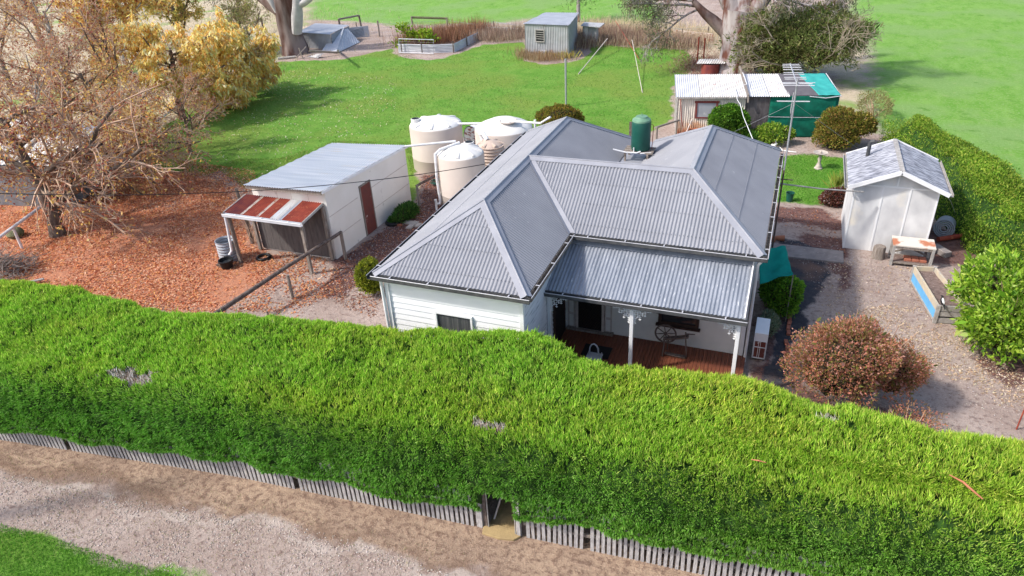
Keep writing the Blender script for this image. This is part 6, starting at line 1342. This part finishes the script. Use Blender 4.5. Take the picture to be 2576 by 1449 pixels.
# ---------------- gum trees
def limb(mb, pts, rad, n=14, knob=.10, seed=0):
    """thick tapering limb, slightly fluted"""
    pts = [V(*p) for p in pts]; P_ = []; R_ = []
    for i in range(len(pts)-1):
        p0 = pts[max(i-1, 0)]; p1, p2 = pts[i], pts[i+1]; p3 = pts[min(i+2, len(pts)-1)]
        for k in range(5):
            t = k/5; P_.append(.5*((2*p1)+(p2-p0)*t+(2*p0-5*p1+4*p2-p3)*t*t+(3*p1-p0-3*p2+p3)*t**3)); R_.append(rad[i]*(1-t)+rad[i+1]*t)
    P_.append(pts[-1]); R_.append(rad[-1]); s0 = len(mb.v); mb.tube(P_, R_, n)
    for j in range(s0, len(mb.v)):
        i = (j-s0)//n
        if i >= len(P_): break
        c_ = P_[i]; v = V(*mb.v[j])-c_; a = (j-s0) % n*2*math.pi/n; f = 1+knob*(math.sin(3*a+seed+i*.15)*.6+math.sin(7*a+seed*2-i*.1)*.4)*(1.6-i/len(P_)); mb.v[j] = tuple(c_+v*f)
def gum(name, base, label, limbs, mats, leaves, twl, seed, gl=.20):
    t = empty(name, base, label, 'tree'); b = V(*base)
    for nm, m_, pts, rad in limbs:
        mb = MB(); limb(mb, [b+V(*p) for p in pts], rad, seed=seed); mb.build(nm, m_, t, smooth=True)
    rnd = random.Random(seed); sg = []; tips = []
    for p, d, L_, r_ in twl:
        s_, f_, tp = grow(np.array(b)+np.array(p), d, L_, r_, [(7, .55, .7, .14, .0, .25), (6, .5, .8, .2, -.04, .2), (5, .5, .8, .25, -.08, .2), (0, 1, 0, .2, -.1, 0)], rnd); sg += s_+f_; tips += tp
    segmesh('branches', sg, 'gum', t, 4); i = rng.integers(0, len(tips), leaves); pos = np.array([tips[j][0] for j in i])+rng.normal(size=(leaves, 3))*.22; d = rdir(leaves); d[:, 2] -= 1.1
    leafmesh('leaves', pos, d, rng.uniform(.7, 1.3, leaves)*gl, gl*.24, pal(leaves, [(.16, .19, .09), (.24, .26, .14), (.10, .13, .06), (.30, .27, .16)]), 'leaf', t)
g1 = P(1850, 187)
gum('gum_tree', g1, 'massive pale gum tree with flaking bark towering behind the tin shed',
    [('trunk', 'gum', [(0, 0, -.3), (0, 0, .6), (-.05, 0, 1.8), (-.15, .1, 2.9), (-.1, .2, 3.7)], [1.40, 1.08, .90, .93, 1.05]),
     ('limb', 'gum', [(-.1, .2, 3.2), (-.9, .3, 4.4), (-1.9, .5, 6.4), (-2.8, .6, 9)], [.60, .52, .42, .3]), ('limb', 'gum', [(.0, .2, 3.3), (.2, .5, 5.0), (.4, .8, 7.5), (.3, 1, 10)], [.66, .55, .45, .35]),
     ('limb', 'gum', [(.2, .2, 3.2), (1.1, .2, 4.4), (2.0, .1, 6.2), (3.2, 0, 9)], [.52, .46, .40, .3]), ('limb', 'gumdark', [(-.6, .1, 2.2), (-1.6, .0, 3.1), (-2.2, -.1, 3.6), (-2.9, -.1, 4.3)], [.40, .34, .26, .14])],
    None, 10000, [((-2.8, -.1, 4.0), (-1, -.2, .15), 3.6, .08), ((-2.6, -.1, 3.8), (-1, -.5, -.35), 3.0, .07), ((-2.9, 0, 4.3), (-.9, .3, .1), 3.4, .08), ((-2.2, .5, 6.4), (-1, -.6, -.3), 4.2, .1), ((-2.8, .6, 7.5), (-.8, -.7, -.3), 4.5, .1), ((2.0, .1, 6.0), (1, -.5, -.35), 4.0, .1), ((1.3, .1, 4.6), (1, -.3, .0), 3.6, .07), ((2.9, 0, 7.8), (.9, -.7, -.4), 4.0, .1), ((.4, .8, 7.0), (.2, -1, -.2), 3.6, .1), ((1.1, .2, 4.6), (.8, -.7, .1), 2.8, .06)], 5)
g2 = P(742, 134)
gum('gum_tree', g2, 'dark barked gum tree with pale upper limbs beside the collapsed shed',
    [('trunk', 'gumdark', [(0, 0, -.3), (0, 0, .8), (-.2, 0, 2.2), (-.1, 0, 4.0), (-.3, 0, 7)], [1.25, .95, .80, .75, .6]), ('limb', 'gumpale', [(.6, -.1, 1.6), (1.0, -.2, 2.8), (1.35, -.2, 4.2), (1.5, 0, 7)], [.40, .45, .34, .3]), ('limb', 'gumpale', [(1.2, -.2, 3.6), (2.2, -.1, 4.0), (3.2, .1, 4.9), (3.6, .2, 7)], [.26, .24, .22, .16]),
     ('limb', 'gumdark', [(-.3, 0, 3.0), (-1.6, 0, 3.8), (-2.8, 0, 4.8), (-3.6, 0, 6.5)], [.50, .42, .32, .22]), ('limb', 'gumpale', [(-.5, -.5, 3.2), (-.9, -.6, 4.2), (-1.7, -.5, 5.2), (-2.0, -.3, 7)], [.22, .26, .22, .15])],
    None, 5000, [((-3.4, 0, 6.0), (-1, -.4, .3), 3.5, .08), ((-3, 0, 5.2), (-1, -.8, -.2), 3.5, .08), ((3.4, .2, 6.6), (.8, -.6, .3), 3.5, .08)], 8, .16)
# tangled dark shrub behind the tin shed
c = P(2030, 222); dk_ = bush('thorn_thicket', (c.x-.35, c.y+1.6, 1.95), (3.6, 3.1, 2.55), 56000, .17, [(.13, .19, .04), (.21, .27, .07), (.08, .12, .025), (.27, .28, .11), (.17, .14, .06)], 'tall dark tangled thicket beside the big gum tree behind the shadecloth', 'thicket', seed=44, amp=.42, kc=.6, lw=.24, shell=.7, spike=.04, up=.1, jit=.25)
rnd = random.Random(3); sg = []
for k in range(13):
    a = rnd.uniform(0, 6.28); e = (math.cos(a)*1.0, math.sin(a)*1.0-.25, rnd.uniform(.3, 1.3)); s_, f_, tp = grow(np.array([c.x-.3+e[0]*1.5, c.y+1.4+e[1]*1.4, .7+1.2*e[2]]), e, 2.6, .05, [(6, .6, .7, .2, .0, .2), (5, .55, .8, .25, -.04, .2), (3, .5, .8, .25, 0, .2), (0, 1, 0, .2, 0, 0)], rnd); sg += s_+f_
segmesh('branches', sg, mat('pale_thorn_twigs', (.40, .35, .27), (.24, .19, .13), sc=3, rough=.9), dk_, 3)

# ================================================================== LEFT TREES
OC = [(.74, .46, .12), (.84, .58, .16), (.58, .24, .09), (.36, .12, .07), (.78, .64, .28)]
YE = [(.95, .72, .28), (.93, .62, .16), (.96, .82, .46), (.84, .46, .13), (.92, .72, .24)]
RB_ = [(.36, .11, .08), (.26, .07, .05), (.52, .25, .12), (.60, .40, .16)]
BR = [(7, .66, .72, .09, .05, .22), (6, .58, .72, .15, .05, .12), (5, .55, .7, .2, .04, .10), (4, .55, .7, .25, .02, .08), (0, 1, 0, .25, .0, 0)]
WD = [(8, .82, 1.08, .09, .02, .18), (6, .60, .78, .16, .04, .12), (5, .55, .7, .2, .03, .10), (4, .55, .7, .25, .0, .08), (0, 1, 0, .25, -.05, 0)]
LOWS = [(12, .95, 1.22, .10, .03, .12), (7, .58, .80, .18, .0, .10), (6, .55, .75, .24, -.03, .08), (3, .55, .7, .28, -.05, .08), (0, 1, 0, .25, -.08, 0)]
decid(P(145, 592), 7.6, .26, 1, 'nearest leaf-bare tree with a thick dark trunk standing in the orange leaves', OC+RB_, 4200, .12, .6, spec=LOWS, tilt=(-.08, .0))
decid(P(40, 445), 8.8, .16, 2, 'white stemmed bare tree at the far left edge of the leaf carpet', RB_+OC, 1430, .12, bark='whitebark', spec=BR, tilt=(-.1, 0))
decid(P(98, 440), 8.0, .13, 3, 'slimmer white stemmed bare tree right of the one at the left edge', RB_, 990, .12, bark='whitebark', spec=BR, tilt=(.12, .05))
decid(P(270, 490), 5.6, .12, 4, 'ochre lichened bare tree between the thick trunk and the lawn', OC, 3300, .12, .4, tw='twig2', spec=LOWS, tilt=(.12, .1))
decid(P(385, 462), 5.2, .10, 5, 'low bushy bare tree spreading over the near left lawn edge', RB_+OC[:2], 2475, .11, .5, spec=LOWS, tilt=(.15, 0))
decid(P(480, 385), 4.4, .09, 6, 'small reddish bare tree reaching furthest over the dark lawn patch', RB_, 1430, .10, .4, spec=WD, tilt=(.2, 0))
decid(P(330, 330), 8.0, .15, 7, 'upright bare tree with purplish twigs left of the yellow trees', RB_, 825, .12, spec=BR)
YD = [(9, .92, 1.12, .10, .0, .14), (7, .55, .8, .16, .0, .12), (5, .5, .75, .2, -.04, .1), (3, .5, .7, .25, -.1, .1), (0, 1, 0, .25, -.1, 0)]
decid(P(570, 252), 5.4, .30, 8, 'rightmost golden yellow leaved tree with a stout grey trunk on the lawn', YE, 17000, .27, 1.2, tw='twig2', bark='wood', spec=YD, lw=.34)
decid(P(462, 300), 6.2, .20, 9, 'golden yellow leaved tree left of the stout grey trunk', YE, 16000, .26, 1.1, tw='twig2', spec=YD, lw=.34, tilt=(-.05, 0))
decid(P(330, 190), 8.2, .2, 10, 'orange twigged tree with pale forked stem behind the yellow trees', YE+OC, 10000, .22, .6, tw='twig2', bark='whitebark', spec=BR)
decid(P(480, 150), 8.4, .2, 11, 'thinly leaved ochre and green tree behind the rightmost yellow tree', [(.56, .48, .12), (.42, .42, .14), (.8, .58, .18)], 9000, .18, .5, tw='twig2', spec=BR)
decid(P(185, 235), 8.6, .18, 12, 'bare grey twigged tree in the middle of the left thicket', RB_+OC[:1], 1650, .13, bark='whitebark', spec=BR)
decid(P(30, 235), 8.8, .18, 13, 'bare tree behind the white stemmed tree at the left edge', OC, 1650, .13, spec=BR)
decid(P(110, 130), 8.8, .2, 14, 'far bare tree at the top left of the thicket', RB_, 825, .14, spec=BR)
decid(P(620, 135), 5.0, .12, 15, 'low half bare shrubby tree between the yellow tree and the dark gum', [(.34, .36, .12), (.46, .42, .18)], 3500, .14, spec=WD)
decid(P(195, 350), 7.6, .15, 16, 'bare reddish twigged tree just behind the white roofed shed', RB_, 1375, .12, spec=WD)
decid(P(290, 385), 6.6, .13, 17, 'bare tree with ochre leaves left of the small reddish tree on the lawn', OC, 1925, .12, tw='twig2', spec=WD, tilt=(.1, 0))
decid(P(-40, 360), 8.6, .18, 18, 'bare tree leaning in from beyond the left edge of the picture', RB_+OC, 1430, .12, spec=WD, tilt=(.1, 0))
decid(P(240, 130), 8.4, .18, 20, 'far bare tree with mauve twigs beside the purple grey shrub', RB_, 825, .14, spec=BR)
bd_ = P(250, 60); bush('purple_shrub', (bd_.x-3, bd_.y+6, 1.2), (3.6, 3, 1.8), 9000, .3, [(.16, .13, .16), (.24, .2, .22), (.1, .08, .1)], 'dark purple grey shrub at the top left behind the bare trees', seed=60, lw=.12, core=None, shell=.9)
# white roofed building, rails, brush pile on the left
wb = empty('white_roofed_shed', P(80, 385), 'white iron roofed shed mostly hidden behind the bare trees at the left', 'shed')
r0, r1, r2, r3 = P(-80, 412, 1.9), P(150, 418, 1.9), P(255, 318, 2.2), P(20, 300, 2.2)
MB().corr([r0, r1, r2, r3], tuple((r0-r3).normalized()), pitch=.2, amp=.02).build('roof', 'tanklid', wb)
for a, b in ((r0, r1), (r1, r2), (r2, r3), (r3, r0)): MB().slab([V(a.x, a.y, 0), V(b.x, b.y, 0), V(b.x, b.y, b.z-.06), V(a.x, a.y, a.z-.06)], 0).build('wall', 'zinc', wb)
MB().beam(r0*.5+r1*.5+V(0, 0, .06), r3*.5+r2*.5+V(0, 0, .06), .1, .05).build('roof_batten', 'wood', wb)
pf = empty('pipe_rail_fence', P(0, 610), 'white pipe rail running away through the leaf-bare trees on the left', 'fence')
ra, rb2 = P(-60, 640, .9)*1.0, P(445, 268, .9); MB().tube([ra, ra*.5+rb2*.5, rb2], .06, 8).build('rail', 'pvc', pf, smooth=True)
for t in (.12, .35, .6, .85): q_ = ra*(1-t)+rb2*t; MB().tube([V(q_.x, q_.y, 0), q_], .05, 6).build('post', 'pvc', pf)
bp_ = P(22, 688); t = empty('brush_pile', bp_, 'heap of dead grey brown branches at the left behind the hedge', 'brush pile'); sg = []
for k in range(420):
    a = rng.uniform(0, 6.28); r_ = rng.uniform(0, 1.15); p = np.array([bp_.x+r_*math.cos(a), bp_.y+r_*math.sin(a), rng.uniform(0, .75)*(1.2-r_)]); e = rdir(1)[0]; e[2] *= .5; sg.append((p, p+e*rng.uniform(.3, .9), rng.uniform(.006, .02), .005))
segmesh('branches', sg, mat('grey_brush', (.20, .16, .14), (.38, .33, .29), sc=5, rough=.95), t, 4)
MB().tube([P(60, 712, .1), P(110, 702, .12)], .05, 6).top('pale_log', 'palewood', 'pale broken log lying right of the brush pile', 'log')
c = P(42, 595); MB().lathe(c, [(.25, 0), (.33, .14), (.26, .3), (.1, .38), (.001, .4)], 12, close=False).top('mossy_stone', mat('moss', (.10, .12, .05), (.2, .19, .12), sc=8, rough=1, bump=.8), 'mossy stone lying left of the thick dark tree trunk', 'stone', smooth=True)
# utility pole outside the left of the frame: its shadow crosses the verge
MB().tube([(-10.2, -9.75, -.2), (-10.2, -9.75, 9.0)], [.19, .14], 12).top('utility_pole', 'wood', 'tall timber utility pole on the verge, only its shadow falls into the picture', 'pole', smooth=True)

# ================================================================== SMALL LITTER ON THE GROUND
xy = scatter(16000, gp([(-60, 1300), (0, 1318), (150, 1358), (300, 1408), (450, 1449), (520, 1490), (480, 1560), (-80, 1560)]))
blades('verge_grass', xy, .075, [(.16, .38, .04), (.26, .48, .08), (.11, .28, .03)], 'short bright grass at the near left corner of the verge', 'grass', .014, .7)
xy = scatter(2600, gp([(0, 1130), (600, 1240), (1200, 1400), (1200, 1449), (300, 1449), (0, 1300)]), (1.0, .42))
blades('verge_tufts', xy, .06, [(.44, .36, .22), (.30, .30, .12), (.56, .48, .34)], 'thin dry grass tufts scattered over the dirt verge', 'grass', .012, 1.0)
def stones(name, xy, r0, r1, cols, label):
    n = len(xy); r_ = rng.uniform(r0, r1, n)**1.0; z = gh(xy[:, 0], xy[:, 1]); oct_ = np.array([(1, 0, 0), (0, 1, 0), (-1, 0, 0), (0, -1, 0), (0, 0, .8), (0, 0, -.5)]); a = rng.uniform(0, 6.28, n)
    v = oct_[None]*r_[:, None, None]*rng.uniform(.6, 1.2, (n, 6, 1)); ca, sa = np.cos(a)[:, None], np.sin(a)[:, None]; x = v[..., 0]*ca-v[..., 1]*sa; y = v[..., 0]*sa+v[..., 1]*ca
    v = np.stack([x+xy[:, :1], y+xy[:, 1:], v[..., 2]+z[:, None]+r_[:, None]*.2], -1); f = np.array([(0, 1, 4), (1, 2, 4), (2, 3, 4), (3, 0, 4), (1, 0, 5), (2, 1, 5), (3, 2, 5), (0, 3, 5)])
    q_ = (np.arange(n)[:, None, None]*6+f[None]).reshape(-1, 3); o = link(name, npmesh(name, v.reshape(-1, 3), q_, np.repeat(pal(n, cols), 6, 0), tri=True), 'bark_attr', org=(0, 0, 0)); o['kind'] = 'stuff'; tag(o, label, 'stones')
stones('verge_gravel', np.concatenate([scatter(3000, gp([(0, 1200), (400, 1285), (700, 1325), (1000, 1410), (1150, 1449), (500, 1470), (300, 1400), (0, 1310)]), (1.6, .42)), scatter(900, gp([(0, 1185), (400, 1268), (720, 1312), (1000, 1395), (1150, 1449), (980, 1430), (700, 1345), (400, 1295), (0, 1210)]))]), .006, .024, [(.50, .42, .37), (.36, .28, .24), (.58, .51, .46)], 'small pale stones strewn over the dirt verge')
stones('yard_gravel', np.concatenate([scatter(1500, gp([(1960, 600), (2130, 620), (2300, 700), (2400, 860), (2576, 960), (2576, 1080), (2300, 1030), (2100, 800)]), (1.4, .44)), scatter(1500, gp([(830, 690), (1050, 520), (1100, 450), (1040, 640), (960, 780), (760, 770)]))]), .008, .022, [(.50, .42, .38), (.30, .21, .18), (.62, .56, .52)], 'small stones and clods on the bare yards beside the house')
xy = scatter(1700, gp([(620, 200), (760, 170), (1000, 200), (1000, 300), (900, 360), (640, 460), (560, 400)]), (.6, .42))
flatleaves('stray_leaves', xy, .10, pal(len(xy), [(.66, .60, .34), (.52, .42, .18), (.74, .70, .52)]), 'pale stray leaves dotted over the left part of the lawn', 'leaves', tilt=.8)
xy = scatter(7000, gp([(540, 420), (620, 478), (840, 372), (900, 366), (1020, 370), (1035, 440), (1044, 440), (1034, 360), (840, 355), (700, 400), (600, 400)]), (1.2, .4))
blades('lawn_edge_grass', xy, .09, [(.12, .28, .03), (.24, .36, .06), (.36, .38, .12)], 'longer uneven grass along the left side of the garage', 'grass', .02, .6)
xy = scatter(12000, gp([(560, 240), (700, 162), (860, 154), (985, 126), (1080, 156), (1212, 116), (1320, 112), (1370, 166), (1480, 142), (1600, 122), (1730, 128), (1690, 300), (1480, 345), (1160, 340), (1045, 430), (840, 360), (640, 460), (560, 400)]), (.5, .42))
blades('lawn_tufts', xy, .11, [(.10, .25, .025), (.20, .36, .06), (.30, .40, .12)], 'slightly longer tufts standing out of the big back lawn', 'grass', .03, .9)
